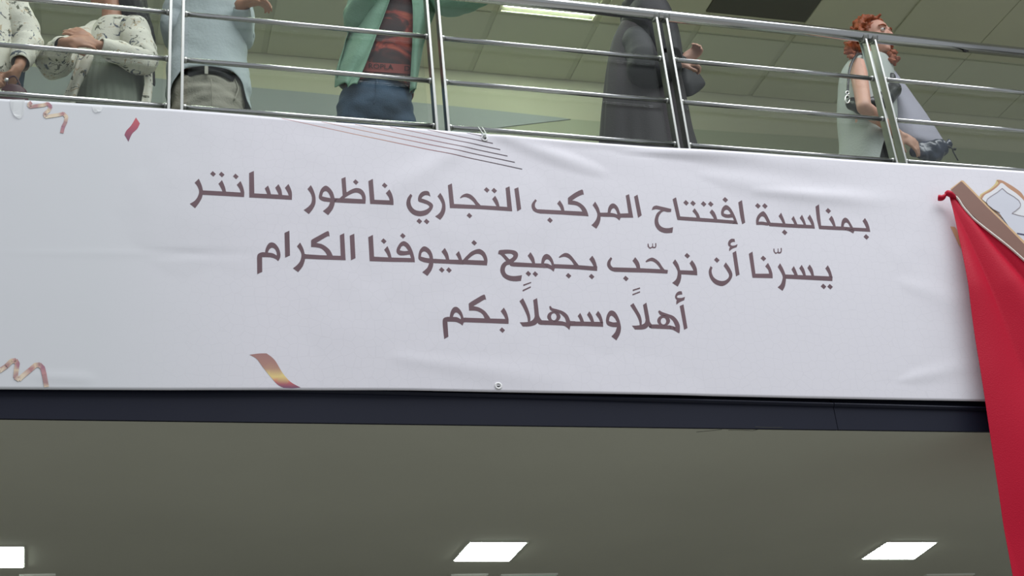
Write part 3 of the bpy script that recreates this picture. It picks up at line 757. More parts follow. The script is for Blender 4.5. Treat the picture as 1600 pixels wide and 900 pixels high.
def hand(S, wr, d, pn, curl, s, side):
    d = d.normalized(); pn = (pn-d*pn.dot(d)).normalized(); sd = d.cross(pn)*side   # sd: toward the thumb
    S.ell(wr+d*.047*s, sd*.040*s, pn*.016*s, d*.052*s)
    S.cap(wr-d*.01*s, wr+d*.03*s, .022*s, .024*s)
    for i, (L, q) in enumerate(((.070, .030), (.078, .010), (.072, -.010), (.057, -.029))):
        p = wr+d*(.088-.004*abs(i-1))*s+sd*q*s; dd = d+sd*q*1.2; dd.normalize(); c = 0
        R = [.0092*s, .0085*s, .0078*s, .0065*s]
        S.cap(wr+d*.05*s+sd*q*.9*s, p, R[0], R[0])
        for k, fr_ in enumerate((.45, .30, .25)):
            c += curl*(1.0+.35*i*.3); e = (dd*math.cos(c)+pn*math.sin(c)).normalized()
            p2 = p+e*L*fr_*s; S.cap(p, p2, R[k], R[k+1]); p = p2
    p = wr+d*.022*s+sd*.026*s; e = (d*.62+sd*.72+pn*.25).normalized()
    S.cap(wr+d*.01*s, p, .016*s, .013*s); p2 = p+e*.042*s; S.cap(p, p2, .0125*s, .0105*s)
    e2 = (d*.85+sd*.25+pn*.4).normalized(); S.cap(p2, p2+e2*.034*s, .0105*s, .008*s)
def head_soup(S, c, f, u, s):
    l = u.cross(f).normalized()
    S.ell(c+u*.022*s-f*.012*s, l*.074*s, f*.092*s, u*.092*s)
    S.ell(c-u*.035*s+f*.022*s, l*.060*s, f*.066*s, u*.070*s)
    S.ell(c-u*.082*s+f*.038*s, l*.040*s, f*.045*s, u*.032*s)
    S.cap(c-u*.100*s+f*.068*s-l*.006*s, c-u*.100*s+f*.068*s+l*.006*s, .015*s, .015*s)
    S.cap(c+f*.078*s+u*.008*s, c+f*.104*s-u*.030*s, .0085*s, .0125*s)
    for g in (1, -1):
        S.cap(c+f*.096*s-u*.033*s, c+f*.092*s-u*.034*s+l*g*.012*s, .008*s, .008*s)
        S.ell(c+l*g*.074*s-u*.012*s-f*.012*s, l*.010*s, f*.018*s, u*.030*s)
        S.cap(c+f*.078*s+u*.026*s+l*g*.014*s, c+f*.068*s+u*.026*s+l*g*.044*s, .010*s, .009*s)
        S.ell(c+f*.050*s-u*.028*s+l*g*.038*s, l*.022*s, f*.026*s, u*.024*s)
def face_parts(root, c, f, u, s, brow, lipmat=LIP):
    l = u.cross(f).normalized()
    for g in (1, -1):
        S = Soup(); S.ell(c+f*.0755*s+l*g*.031*s+u*.004*s, l*.0135*s, f*.0115*s, u*.0085*s); e = mobj('eye', S.v, S.f, EYEW, root, True)
        S = Soup(); S.ell(c+f*.0845*s+l*g*.031*s+u*.004*s, l*.006*s, f*.004*s, u*.006*s); mobj('iris', S.v, S.f, IRIS, e, True)
        tube('eyebrow', catmull([c+f*.088*s+l*g*.016*s+u*.027*s, c+f*.083*s+l*g*.034*s+u*.032*s, c+f*.066*s+l*g*.052*s+u*.026*s], 4), .0042*s, brow, root, 6)
    for z0, r in ((-.058, .0052), (-.068, .0062)):
        tube('lip', catmull([c+f*.074*s+l*.024*s+u*(z0-.002)*s, c+f*.085*s+l*.010*s+u*(z0+.003)*s, c+f*.086*s+u*z0*s, c+f*.085*s-l*.010*s+u*(z0+.003)*s, c+f*.074*s-l*.024*s+u*(z0-.002)*s], 4), [r*s*(.4+.6*math.sin(math.pi*(i+.5)/17)) for i in range(17)], lipmat, root, 8)
def body(root, J, skin, hair, vox=.0075, girth=1.0, hs=1.0):
    h = J['h']; f, l = J['f'], J['l']; S = Soup(); g = girth
    sc = (J['shL']+J['shR'])/2; ax = (J['shL']-J['shR']).normalized()
    pts = [(J['pelvis']-V((0,0,.05*h)), l*.075*h, f*.058*h), (J['pelvis'], l*.094*h, f*.066*h), (J['waist'], l*.078*h, f*.058*h), (J['chest'], ((l+ax)/2)*.094*h, f*.066*h), (sc-V((0,0,.02*h)), ax*.100*h, f*.052*h), (sc+V((0,0,.012*h)), ax*.070*h, f*.040*h), (J['neck'], ax*.032*h, f*.034*h)]
    S.loft([(c, a*g, b*g) for c, a, b in pts])
    S.cap(J['neck']-V((0,0,.02*h)), J['head']-J['hu']*.03*h-J['hf']*.012*h, .034*h, .031*h)
    s = h/1.68*hs
    head_soup(S, J['head'], J['hf'], J['hu'], s)
    for k, sg in (('L', 1), ('R', -1)):
        S.chain([J['sh'+k]-ax*sg*.01*h, J['el'+k], J['wr'+k]], [.030*h*g, .0235*h*g, .0150*h])
        S.cap(J['el'+k].lerp(J['wr'+k], .12), J['el'+k].lerp(J['wr'+k], .35), .0245*h*g, .0235*h*g)
        hand(S, J['wr'+k], J['hd'+k], J['pn'+k], J['cu'+k], s*.98, sg)
        S.chain([J['hip'+k], J['kn'+k], J['an'+k]], [.052*h*g, .034*h*g, .022*h])
        S.cap(J['kn'+k].lerp(J['an'+k], .15), J['kn'+k].lerp(J['an'+k], .4), .033*h*g, .032*h*g)
        S.cap(J['an'+k]-V((0,0,.018*h)), J['an'+k]+f*.085*h-V((0,0,.028*h)), .024*h, .017*h)
    b = S.build('body', skin, root, vox, 3)
    face_parts(root, J['head'], J['hf'], J['hu'], s, hair)
    return b
def shoes(root, J, mt):
    h = J['h']; f, l = J['f'], J['l']
    for k in 'LR':
        S = Soup(); a = J['an'+k]; z = V((0,0,Z_DECK))-V((0,0,a.z))
        S.ell(a+z+f*.045*h+V((0,0,.026*h)), l*.030*h, f*.082*h, V((0,0,.026*h))); S.cap(a+z+V((0,0,.03*h)), a, .026*h, .026*h)
        S.loft([(a+z+f*.04*h+V((0,0,.001)), l*.031*h, f*.085*h), (a+z+f*.04*h+V((0,0,.012*h)), l*.031*h, f*.085*h)])
        S.build('shoe', mt, root, .009, 2)
def trousers(root, J, mt, rings, wr=(.006, (9, 9, 22)), flare=1.0, cuff=.06):
    """rings: (centre, side half axis, depth half axis) of the hips from the waistband down"""
    h = J['h']; S = Soup(); S.loft(rings)
    for k in 'LR':
        S.chain([J['hip'+k], J['kn'+k], J['an'+k]+V((0,0,cuff*.3))], [.060*h, .045*h*flare, .040*h*flare])
    return S.build('trousers', mt, root, .009, 3, wr)
def cloth_tube(secs, n=72, sub=8, fold=lambda t, th, p: 0., zbot=None, arc=(0, 2*math.pi), verts=None, faces=None):
    """a garment as a tube of cloth; secs are (centre, side axis, front axis) from the top down"""
    verts = [] if verts is None else verts; faces = [] if faces is None else faces
    C = catmull([s_[0] for s_ in secs], sub); A = catmull([s_[1] for s_ in secs], sub); B = catmull([s_[2] for s_ in secs], sub)
    closed = abs(arc[1]-arc[0]-2*math.pi) < 1e-6; nn = n if closed else n+1; b = len(verts); M_ = len(C)
    for i in range(M_):
        t = i/(M_-1)
        for k in range(nn):
            th = arc[0]+(arc[1]-arc[0])*k/n
            if zbot:
                tt = t*zbot(th); q = tt*(M_-1); i0 = min(int(q), M_-2); fr_ = q-i0
                c = C[i0].lerp(C[i0+1], fr_); a = A[i0].lerp(A[i0+1], fr_); d = B[i0].lerp(B[i0+1], fr_)
            else: tt = t; c, a, d = C[i], A[i], B[i]
            r = a*math.cos(th)+d*math.sin(th); p = c+r
            verts.append(c+r*(1+fold(tt, th, p)))
    for i in range(M_-1):
        for k in range(nn if closed else nn-1):
            k2 = (k+1) % nn; faces.append((b+i*nn+k, b+i*nn+k2, b+(i+1)*nn+k2, b+(i+1)*nn+k))
    return verts, faces
def sleeve(path, rad, verts, faces, amp=.10, n=22, sub=8, seed=0, freq=9):
    d0 = (path[0]-path[1]).normalized(); path = [path[0]+d0*rad[0]*.95, path[0]+d0*rad[0]*.55]+list(path); rad = [.008, rad[0]*.82]+list(rad)
    P = catmull(path, sub); R = []
    for i in range(len(P)):
        q = i/(len(P)-1)*(len(rad)-1); k = min(int(q), len(rad)-2); R.append(rad[k]+(rad[k+1]-rad[k])*(q-k))
    b = len(verts); tube_data(P, R, n, False, verts, faces)
    for i in range(len(P)):
        for k in range(n):
            v = verts[b+i*n+k]; d = v-P[i]
            w = noise.noise(V((v.x*freq+seed, v.y*freq, v.z*freq*2.2)))+.5*math.sin(i*1.1+math.sin(k*2*math.pi/n+seed)*2)*.5
            verts[b+i*n+k] = P[i]+d*(1+amp*w)
def cloth(name, v, f, mt, parent, thick=.0015):
    o = mobj(name, v, f, mt, parent, True)
    if thick: sd_ = o.modifiers.new('t', 'SOLIDIFY'); sd_.thickness = thick; sd_.offset = -1
    return o
def rowsecs(rows, y, dep, side=V((1,0,0)), front=V((0,-1,0))):
    """sections from rows (py, left px, right px) seen at depth y"""
    out = []
    for i, (py, xl, xr) in enumerate(rows):
        a, b = onY(xl, py, y), onY(xr, py, y); c = (a+b)/2; hw = (b.x-a.x)/2
        d = dep[i] if isinstance(dep, (list, tuple)) else dep
        out.append((c, side*hw, front*d))
    return out
def nfold(amp, k, seed=0, vs=3., na=.02, ns=8):
    return lambda t, th, p: amp*(.35+.65*t)*math.sin(k*th+seed+1.5*math.sin(t*vs+seed))+na*noise.noise(V((p.x*ns, p.y*ns, p.z*ns*1.7+seed)))
def sheet(name, rows, mt, parent, thick=.002, sub=5, bulge=None):
    """rows of points, top to bottom, joined into a sheet of cloth"""
    R = [catmull(r, sub) for r in rows]; ncol = len(R[0]); G_ = [[None]*ncol for _ in range((len(R)-1)*sub+1)]
    for c in range(ncol):
        for i, p in enumerate(catmull([r[c] for r in R], sub)): G_[i][c] = p
    v, f = [], []
    for i, r in enumerate(G_):
        for c, p in enumerate(r): v.append(p+(bulge(p, i/(len(G_)-1), c/(ncol-1)) if bulge else V()))
    for i in range(len(G_)-1):
        for c in range(ncol-1): a = i*ncol+c; f.append((a, a+1, a+ncol+1, a+ncol))
    return cloth(name, v, f, mt, parent, thick)
def floral(name, base, inks, scale=14, thr=.60):
    M = mat(name, base, .75, bump=.2, bump_s=120); nds, lks, bs = sub_nodes(M)
    tc = nds.new('ShaderNodeTexCoord'); col = None; prev = None
    for i, ink in enumerate(inks):
        n = nds.new('ShaderNodeTexNoise'); n.inputs['Scale'].default_value = scale*(1+.35*i); n.inputs['Detail'].default_value = 3.5; n.inputs['Roughness'].default_value = .7; n.inputs['Distortion'].default_value = 1.2
        mp = nds.new('ShaderNodeMapping'); mp.inputs['Location'].default_value = (3.1*i, 1.7*i, .9*i); lks.new(tc.outputs['Object'], mp.inputs[0]); lks.new(mp.outputs[0], n.inputs['Vector'])
        r = nds.new('ShaderNodeValToRGB'); r.color_ramp.elements[0].position = thr; r.color_ramp.elements[1].position = thr+.035; lks.new(n.outputs['Fac'], r.inputs[0])
        mx = nds.new('ShaderNodeMix'); mx.data_type = 'RGBA'; lks.new(r.outputs['Color'], mx.inputs['Factor']); mx.inputs['B'].default_value = tuple(ink)+(1,)
        if prev is None: mx.inputs['A'].default_value = tuple(base)+(1,)
        else: lks.new(prev.outputs['Result'], mx.inputs['A'])
        prev = mx
    lks.new(prev.outputs['Result'], bs.inputs['Base Color']); return M
BLOUSE = floral('floral white cotton', s2l((222,220,206)), [s2l((74,84,100)), s2l((92,94,78)), s2l((190,172,142))], 13, .60)
SHOE_D = mat('dark shoe leather', (.04,.035,.03), .4); SHOE_W = mat('pale trainer', (.6,.6,.58), .5)
UP = V((0,0,1)); XX = V((1,0,0)); FR = V((0,-1,0))

# --- man in a pale blue shirt seen from behind
Y3 = 5.45
c = onY(325, 110, Y3)
p3 = person('person', (c.x, Y3, Z_DECK), 'person seen from behind in a pale blue shirt, black belt and beige trousers')
J = skeleton(c.x, Y3, 92, 1.80)
J['shL'] = onY(288, -8, Y3); J['shR'] = onY(371, -8, Y3)
for k, sg in (('L', 1), ('R', -1)): J['hip'+k] = J['hip'+k]-UP*.12-J['l']*sg*.022
J['elL'] = onY(272, 52, Y3+.03); J['wrL'] = onY(285, 95, Y3+.22); J['hdL'] = V((.2, .9, .1)); J['pnL'] = V((.8, -.2, -.3))
J['elR'] = onY(378, 62, Y3+.0); J['wrR'] = onY(377, 6, Y3-.15); J['hdR'] = V((.75, -.15, .1)); J['pnR'] = V((0, .3, -1)); J['cuR'] = .5
body(p3, J, SKIN1, HAIR_BLACK, girth=.80)
S = Soup(); hc = J['head']; S.ell(hc+UP*.03-J['hf']*.020, V((.086,0,0)), V((0,.098,0)), UP*.104); S.ell(hc-UP*.04-J['hf']*.045, V((.076,0,0)), V((0,.055,0)), UP*.07); S.build('hair', HAIR_BLACK, p3, .009, 2, (.006, (40,40,40)))
SH3 = mat('pale blue cotton', s2l((176,188,190)), .8, bump=.25, bump_s=70)
secs = rowsecs([(-34,311,350),(-26,292,369),(-12,284,378),(12,284,379),(50,270,384),(100,262,387),(140,257,391),(172,259,392)], Y3, [.05,.09,.115,.125,.125,.125,.138,.142])
def zb3(th):  # the back is tucked in, the sides hang lower
    q = math.sin(th); k = max(0, min(1, (q-.2)/.68)); return .985-.165*k*k*(3-2*k)
v, f = cloth_tube(secs, 96, 8, lambda t, th, p: .018*math.sin(5*th+2*t)*t+.045*noise.noise(V((p.x*9, p.y*6, p.z*13)))*(.4+t)+.02*noise.noise(V((p.x*24, p.y*10, p.z*30))), zb3)
sleeve([J['shL']+V((.01,0,.01)), J['elL'].lerp(J['shL'], .5)+V((-.012,0,0)), J['elL'], J['elL'].lerp(J['wrL'], .8)], [.078,.072,.056,.042], v, f, .13, seed=2)
sleeve([J['shR']+V((-.01,0,.01)), J['elR'].lerp(J['shR'], .5), J['elR'], J['elR'].lerp(J['wrR'], .9)], [.078,.068,.056,.038], v, f, .13, seed=5)
cloth('shirt', v, f, SH3, p3)
TR3 = mat('grey beige twill', s2l((150,148,134)), .85, bump=.3, bump_s=90)
hip = rowsecs([(133,283,367),(140,280,370),(160,277,375),(182,273,380),(215,270,384),(240,275,380)], Y3, [.118,.122,.13,.137,.13,.09])
J['h'] = 1.66
trousers(p3, J, TR3, hip, (.012, (12, 8, 26)))
bs_ = rowsecs([(128,279,372),(142,276,375)], Y3, [.124,.129])
# belt dips at the sides as it follows the hips
v, f = [], []
for i in range(65):
    th = 2*math.pi*i/64
    for (cc, a, d), o in zip(bs_, (0, 1)):
        p = cc+a*math.cos(th)*1.0+d*math.sin(th); v.append(p+UP*(.022*(math.sin(th)-.6)))
for i in range(64): f.append((2*i, 2*i+2, 2*i+3, 2*i+1))
cloth('belt', v, f, mat('black leather belt', (.02,.021,.024), .45), p3, .004)
bl = onY(322.5, 105, Y3-.140)
box('belt_loop', bl.x-.008, bl.x+.008, bl.y, bl.y+.006, bl.z-.036, bl.z+.008, mat('pale belt loop', s2l((176,176,164)), .8), p3, .001)
tube('seat_seam', catmull([onY(330,124,Y3-.143), onY(331,150,Y3-.152), onY(331,185,Y3-.146)], 5), .003, TR3, p3, 6)
for a, b in (((366,118),(377,150)),):
    tube('pocket_edge', catmull([onY(367,124,Y3-.085), onY(372,140,Y3-.085), onY(366,156,Y3-.105)], 5), .004, TR3, p3, 6)
shoes(p3, J, SHOE_D)

# --- man in an open green shirt over a printed dark red tee
Y4 = 5.40
c = onY(590, 125, Y4)
p4 = person('person', (c.x, Y4, Z_DECK), 'person in an open green shirt over a dark red printed tee and blue jeans')
J = skeleton(c.x, Y4, -90, 1.82)
J['hipR'] = onY(556, 186, Y4); J['hipL'] = onY(617, 190, Y4); J['pelvis'] = onY(587, 150, Y4); J['waist'] = onY(598, 98, Y4); J['chest'] = onY(620, 36, Y4)
for k in ('neck', 'head'): J[k] = J[k]+XX*.19
J['shL'] = onY(681, -15, Y4); J['shR'] = onY(585, -23, Y4); J['neck'] = onY(636, -40, Y4); J['head'] = onY(638, -84, Y4-.02)
J['elL'] = onY(707, 4, Y4-.24); J['wrL'] = onY(762, -6, FY+.07); J['hdL'] = V((.75, -.6, .05)); J['pnL'] = V((.1, 0, -1)); J['cuL'] = .55
J['elR'] = onY(557, 34, Y4+.0); J['wrR'] = onY(583, -36, Y4-.20); J['hdR'] = V((.2, -.3, .9)); J['pnR'] = V((.6, .6, 0))
body(p4, J, SKIN1, HAIR_BLACK, girth=.9)
S = Soup(); hc = J['head']; S.ell(hc+UP*.052+V((0,.018,0)), V((.089,0,0)), V((0,.102,0)), UP*.088); S.ell(hc+V((0,.060,-.02)), V((.078,0,0)), V((0,.055,0)), UP*.07); S.build('hair', HAIR_BLACK, p4, .009, 2, (.006, (40,40,40)))
TEE = mat('dark red tee', s2l((52,32,32)), .8); nds, lks, bs = sub_nodes(TEE)
tc = nds.new('ShaderNodeTexCoord'); n = nds.new('ShaderNodeTexNoise'); n.inputs['Scale'].default_value = 7; n.inputs['Detail'].default_value = 5; n.inputs['Roughness'].default_value = .6; n.inputs['Distortion'].default_value = .8; lks.new(tc.outputs['Object'], n.inputs['Vector'])
r = nds.new('ShaderNodeValToRGB'); cr = r.color_ramp; cr.elements[0].position = .40; cr.elements[0].color = s2l((44,30,32))+(1,); cr.elements[1].position = .72; cr.elements[1].color = s2l((176,92,62))+(1,)
e_ = cr.elements.new(.50); e_.color = s2l((70,38,36))+(1,); e_ = cr.elements.new(.58); e_.color = s2l((136,54,46))+(1,); lks.new(n.outputs['Fac'], r.inputs[0]); lks.new(r.outputs['Color'], bs.inputs['Base Color'])
tsec = rowsecs([(-42,614,654),(-33,596,674),(-12,584,680),(20,580,668),(70,562,655),(121,542,647),(147,538,646)], Y4, [.05,.09,.115,.120,.128,.136,.142])
def ftee(t, th, p): return .012*math.sin(4*th+3*t)*t+.02*noise.noise(V((p.x*9, p.y*6, p.z*12)))
v, f = cloth_tube(tsec, 80, 8, ftee)
sleeve([J['shL']+V((-.01,0,0)), J['shL'].lerp(J['elL'], .6)], [.062,.055], v, f, .06); sleeve([J['shR']+V((.01,0,0)), J['shR'].lerp(J['elR'], .6)], [.062,.055], v, f, .06)
tee = cloth('tee', v, f, TEE, p4)
from mathutils.bvhtree import BVHTree
bv = BVHTree.FromPolygons([tuple(q) for q in v], f)
def on_tee(px, py, lift):
    h_ = bv.ray_cast(EYE, ray(px, py).normalized()); return (h_[0]+V((0, -lift, 0))) if h_[0] is not None else onY(px, py, Y4-.125)
def decal(name, x0, x1, ya, yb, mt, nseg=14, lift=.002):
    v_, f_ = [], []
    for i in range(nseg+1):
        x = x0+(x1-x0)*i/nseg; t = i/nseg; a, b = ya[0]+(ya[1]-ya[0])*t, yb[0]+(yb[1]-yb[0])*t
        for k in range(5): v_.append(on_tee(x, a+(b-a)*k/4, lift))
    for i in range(nseg):
        for k in range(4): q = i*5+k; f_.append((q, q+5, q+6, q+1))
    return mobj(name, v_, f_, mt, tee)
decal('print_band', 568, 641, (97, 101.5), (111.5, 116), mat('brick print', s2l((128,60,55)), .8))
INKD = mat('dark print ink', s2l((30,20,24)), .8)
def tee_text(txt, px, py, hgt, slope):
    cu = bpy.data.curves.new('temporary', 'FONT'); cu.body = txt; cu.size = 1; cu.resolution_u = 3; o = bpy.data.objects.new('temporary', cu); COL.objects.link(o)
    me = bpy.data.meshes.new_from_object(o.evaluated_get(bpy.context.evaluated_depsgraph_get())); bpy.data.objects.remove(o); bpy.data.curves.remove(cu)
    bm = bmesh.new(); bm.from_mesh(me); bmesh.ops.remove_doubles(bm, verts=bm.verts, dist=1e-4); v_ = [on_tee(px+q.co.x*hgt*1.15, py-q.co.y*hgt+q.co.x*hgt*1.15*slope, .0055) for q in bm.verts]
    bm.verts.index_update(); f_ = [tuple(q.index for q in F.verts) for F in bm.faces]; bm.free(); bpy.data.meshes.remove(me)
    mobj('print_lettering', v_, f_, INKD, tee)
tee_text('ROPLA', 575, 107.5, 11, .05); tee_text('D', 631, 111.5, 11, .05)
GRN = mat('green cotton', s2l((122,160,138)), .8, bump=.25, bump_s=80)
def rw(row, ys): return [onY(x, row[0], y) for x, y in zip(row[1:], ys)]
def crease(p, t, c_): return V((.008*math.sin(c_*9+t*4)*t, -.014*math.sin(c_*11+3*t+1)*(.3+t)+.012*noise.noise(p*11), 0))
ya = (Y4+.02, Y4-.075, Y4-.125, Y4-.135)
o = sheet('open_shirt', [rw(r_, ya) for r_ in ((-36,596,600,614,622),(-28,570,587,606,617),(-10,558,578,600,613),(20,551,572,592,603),(55,543,562,580,590),(90,531,548,564,577),(112,526,540,554,567),(134,525.5,535,546,556))], GRN, p4, .002, 6, crease)
v, f = [], []
sleeve([J['shL']+V((-.012,0,.005)), J['shL'].lerp(J['elL'], .5)+V((.005,0,-.01)), J['elL']+V((0,0,-.006)), J['elL'].lerp(J['wrL'], .5)+V((0,0,-.006)), J['elL'].lerp(J['wrL'], .93)], [.082,.074,.064,.05,.034], v, f, .14, 26, 8, 3)
sleeve([J['shR']+V((.012,0,.005)), J['shR'].lerp(J['elR'], .5), J['elR'], J['elR'].lerp(J['wrR'], .5), J['elR'].lerp(J['wrR'], .9)], [.088,.082,.07,.056,.036], v, f, .14, 26, 8, 7)
bsec = rowsecs([(-42,606,658),(-32,578,690),(-10,562,688),(30,552,671),(80,537,657),(128,526,648)], Y4, [.06,.10,.125,.13,.135,.14])
cloth_tube(bsec, 40, 6, ftee, None, (math.radians(172), math.radians(368)), v, f)
cloth('shirt_back', v, f, GRN, p4)
yb = (Y4-.135, Y4-.125, Y4-.08, Y4+.0)
sheet('open_shirt', [rw(r_, yb) for r_ in ((-36,642,650,664,680),(-28,642,655,674,690),(-6,642,656,672,686),(25,643.5,655,668,679),(60,644,651,658,665),(100,644,648,652,656),(142,643,644.5,646,648))], GRN, p4, .002, 6, crease)
JEAN = mat('blue denim', s2l((52,76,98)), .85, noise_s=9, noise_a=.22, bump=.3, bump_s=140)
hip = rowsecs([(141,541,641),(150,531,643),(170,527,645),(188,528,645),(204,536,640)], Y4, [.115,.128,.135,.13,.10])
S = Soup(); S.loft(hip)
for k in 'LR': S.chain([J['hip'+k], J['kn'+k], J['an'+k]+UP*.01], [.098, .08, .066])
S.build('jeans', JEAN, p4, .009, 3, (.010, (13, 8, 20)))
tube('fly_seam', catmull([onY(589,122,Y4-.133), onY(588,145,Y4-.142), onY(584,163,Y4-.135)], 5), .003, JEAN, p4, 6)
shoes(p4, J, SHOE_W)

# --- person in a black hooded abaya
Y5 = 5.22
c = onY(1010, 180, Y5)
p5 = person('person', (c.x, Y5, Z_DECK), 'person in a long dark abaya and black headscarf with one hand raised')
J = skeleton(c.x, Y5, -28, 1.63)
J['head'] = onY(1020, -36, Y5-.02); J['neck'] = onY(1012, 6, Y5); J['hf'] = V((.9,-.4,-.08)).normalized(); J['hu'] = (UP-J['hf']*UP.dot(J['hf'])).normalized()
J['shL'] = onY(1024, 46, Y5+.09); J['shR'] = onY(992, 50, Y5-.09); J['chest'] = onY(1010, 70, Y5)
J['elR'] = onY(1010, 115, Y5-.2); J['wrR'] = onY(1060, 100, Y5-.16); J['hdR'] = V((.95, -.15, .12)); J['pnR'] = V((.1, .7, -.5)); J['cuR'] = .72
J['elL'] = onY(1050, 110, Y5+.1); J['wrL'] = onY(1066, 96, Y5-.0); J['hdL'] = V((.6, -.5, .3)); J['pnL'] = V((0, -.8, .1)); J['cuL'] = .6
body(p5, J, SKIN2, HAIR_BLACK, girth=.9)
AB = mat('charcoal crepe', s2l((56,51,55)), .75, bump=.15, bump_s=120); AB2 = mat('black crepe', s2l((30,31,35)), .7, bump=.15, bump_s=120)
secs = rowsecs([(6,990,1034),(28,978,1042),(60,960,1046),(100,951,1054),(150,945,1066),(200,942,1076),(235,940,1086),(330,936,1112),(430,925,1150),(452,925,1152)], Y5, [.05,.12,.15,.17,.19,.2,.21,.23,.25,.25])
ff = lambda t, th, p: .045*(.15+.85*t)*math.sin(7*th+1.2*math.sin(2*t))+.02*t*math.sin(17*th+2)+.02*noise.noise(V((p.x*7, p.y*7, p.z*4)))
v, f = cloth_tube(secs, 128, 8, ff)
for i, q in enumerate(v):
    if q.z < Z_DECK+.02: v[i] = V((q.x, q.y, Z_DECK+.02))
cloth('abaya', v, f, AB, p5, .002)
# over-cape with a wide sleeve
v, f = cloth_tube(rowsecs([(4,994,1030),(14,982,1040),(40,972,1050),(75,985,1058),(108,1000,1060)], Y5-.03, [.06,.12,.17,.18,.175]), 64, 8, lambda t, th, p: .04*t*math.sin(6*th)+.03*noise.noise(p*8))
cloth('cape', v, f, AB2, p5, .002)
v, f = [], []
sleeve([J['shR']-UP*.05, J['elR'].lerp(J['shR'], .4), J['elR'], J['wrR'].lerp(J['elR'], .25)], [.07,.075,.08,.07], v, f, .1, 24, 8, 4)
sleeve([J['shL'], J['elL'].lerp(J['shL'], .5), J['elL'], J['wrL'].lerp(J['elL'], .1)], [.07,.07,.075,.065], v, f, .1, 24, 8, 9)
cloth('sleeves', v, f, AB2, p5, .002)
sheet('hanging_cuff', [[onY(x, y, Y5-.02+d) for x, y, d in r_] for r_ in (((1058,82,.0),(1068,88,-.03),(1080,98,0),(1080,104,.06)), ((1058,110,.0),(1074,112,-.05),(1094,118,0),(1088,120,.07)), ((1060,135,.0),(1076,132,-.05),(1101,131,0),(1092,134,.07)), ((1066,152,.0),(1080,150,-.03),(1092,142,0),(1084,146,.05)))], AB2, p5, .003, 5)
hc = J['head']; hf, hu = J['hf'], J['hu']; hl = hu.cross(hf)
S = Soup(); S.ell(hc+hu*.012-hf*.03, hl*.100, hf*.098, hu*.122); S.ell(hc-hu*.10-hf*.03, hl*.09, hf*.085, hu*.09); S.cap(hc-hu*.12-hf*.02, onY(1000, 22, Y5), .085, .11)
S.build('headscarf', AB2, p5, .009, 3, (.010, (12,12,26)))
v, f = [], []
vs_, fs_ = tube_data([J['wrR']+J['hdR'].normalized()*(-.004)+ (V((math.cos(a)*.3, math.cos(a)*.1, 0))+V((0,1,0))*math.cos(a)*.0+UP*math.sin(a)*.0)*0 + frame_of(J['hdR'])[0]*.027*math.cos(a)+frame_of(J['hdR'])[1]*.027*math.sin(a) for a in [2*math.pi*i/20 for i in range(21)]], .003, 8)
mobj('bracelet', vs_, fs_, mat('gold', (.8,.58,.22), .25, 1.0), p5, True)
shoes(p5, J, SHOE_D)

# --- woman with copper curls, sage tunic and a black shoulder bag
Y6 = 5.39
c = onY(1352, 200, Y6)
p6 = person('person', (c.x, Y6, Z_DECK), 'person with short copper curls in a sleeveless sage tunic and lilac wrap, looking right')
J = skeleton(c.x, Y6, -25, 1.62)
J['head'] = onY(1368, 60, Y6-.03); J['hf'] = V((.36,-.93,-.10)).normalized(); J['hu'] = (V((.06,0,1))-J['hf']*V((.06,0,1)).dot(J['hf'])).normalized()
J['neck'] = onY(1362, 96, Y6); J['chest'] = onY(1356, 140, Y6)
J['shR'] = onY(1339, 104, Y6-.13); J['shL'] = onY(1380, 108, Y6+.12)
J['elR'] = onY(1350, 168, Y6-.255); J['wrR'] = onY(1404, 210, Y6-.21); J['hdR'] = V((.75, -.15, -.62)); J['pnR'] = V((-.1, .95, -.1)); J['cuR'] = .33
J['elL'] = onY(1392, 160, Y6+.14); J['wrL'] = onY(1408, 205, Y6+.08); J['hdL'] = V((.9, -.1, -.3)); J['pnL'] = V((0, -1, 0))
body(p6, J, SKIN2, HAIR_RED, vox=.0065, girth=1.0, hs=1.06)
hc = J['head']; hf, hu = J['hf'], J['hu']; hl = hu.cross(hf); rnd = random.Random(5)
S = Soup(); S.ell(hc+hu*.034-hf*.028, hl*.086, hf*.086, hu*.088)
S.ell(hc-hu*.03-hf*.055, hl*.085, hf*.05, hu*.085)
for i in range(330):
    th = rnd.uniform(0, 2*math.pi); ph = rnd.uniform(-.95, 1.0)
    d = hl*math.cos(th)*math.sqrt(1-ph*ph*.9)+hf*math.sin(th)*math.sqrt(1-ph*ph*.9)+hu*ph
    fwd = d.dot(hf)
    if fwd > .32 and d.dot(hu) < .72: continue
    if fwd > .05 and d.dot(hu) < -.05 and abs(d.dot(hl)) < .5: continue
    k = 1.0 if ph > 0 else 1.14
    p = hc+hu*.014-hf*.024+hl*d.dot(hl)*.122*k+hf*d.dot(hf)*.098+hu*d.dot(hu)*(.112 if ph > 0 else .165)
    q = V((rnd.uniform(-1,1), rnd.uniform(-1,1), rnd.uniform(-1,1))).normalized()
    S.cap(p, p+q*.022, rnd.uniform(.011,.018), .009, 8)
for cx_, cy_, dd in ((1330,70,.02),(1328,80,.02),(1333,88,.0),(1331,60,.02),(1338,92,-.02),(1393,82,-.04),(1394,92,-.05),(1391,72,-.02),(1389,97,-.05)):
    for i in range(7):
        q = V((rnd.uniform(-1,1), rnd.uniform(-1,1), rnd.uniform(-1,1)))*.018; p = onY(cx_, cy_, Y6-.03+dd)+q; S.cap(p, p+q.normalized()*.018, .015, .010, 8)
S.build('curly_hair', HAIR_RED, p6, .0062, 1, (.006, (60,60,60)))
SAGE = mat('sage linen', s2l((178,184,180)), .85, bump=.2, bump_s=90); BLK = mat('black leather', (.018,.02,.024), .35, bump=.15, bump_s=60)
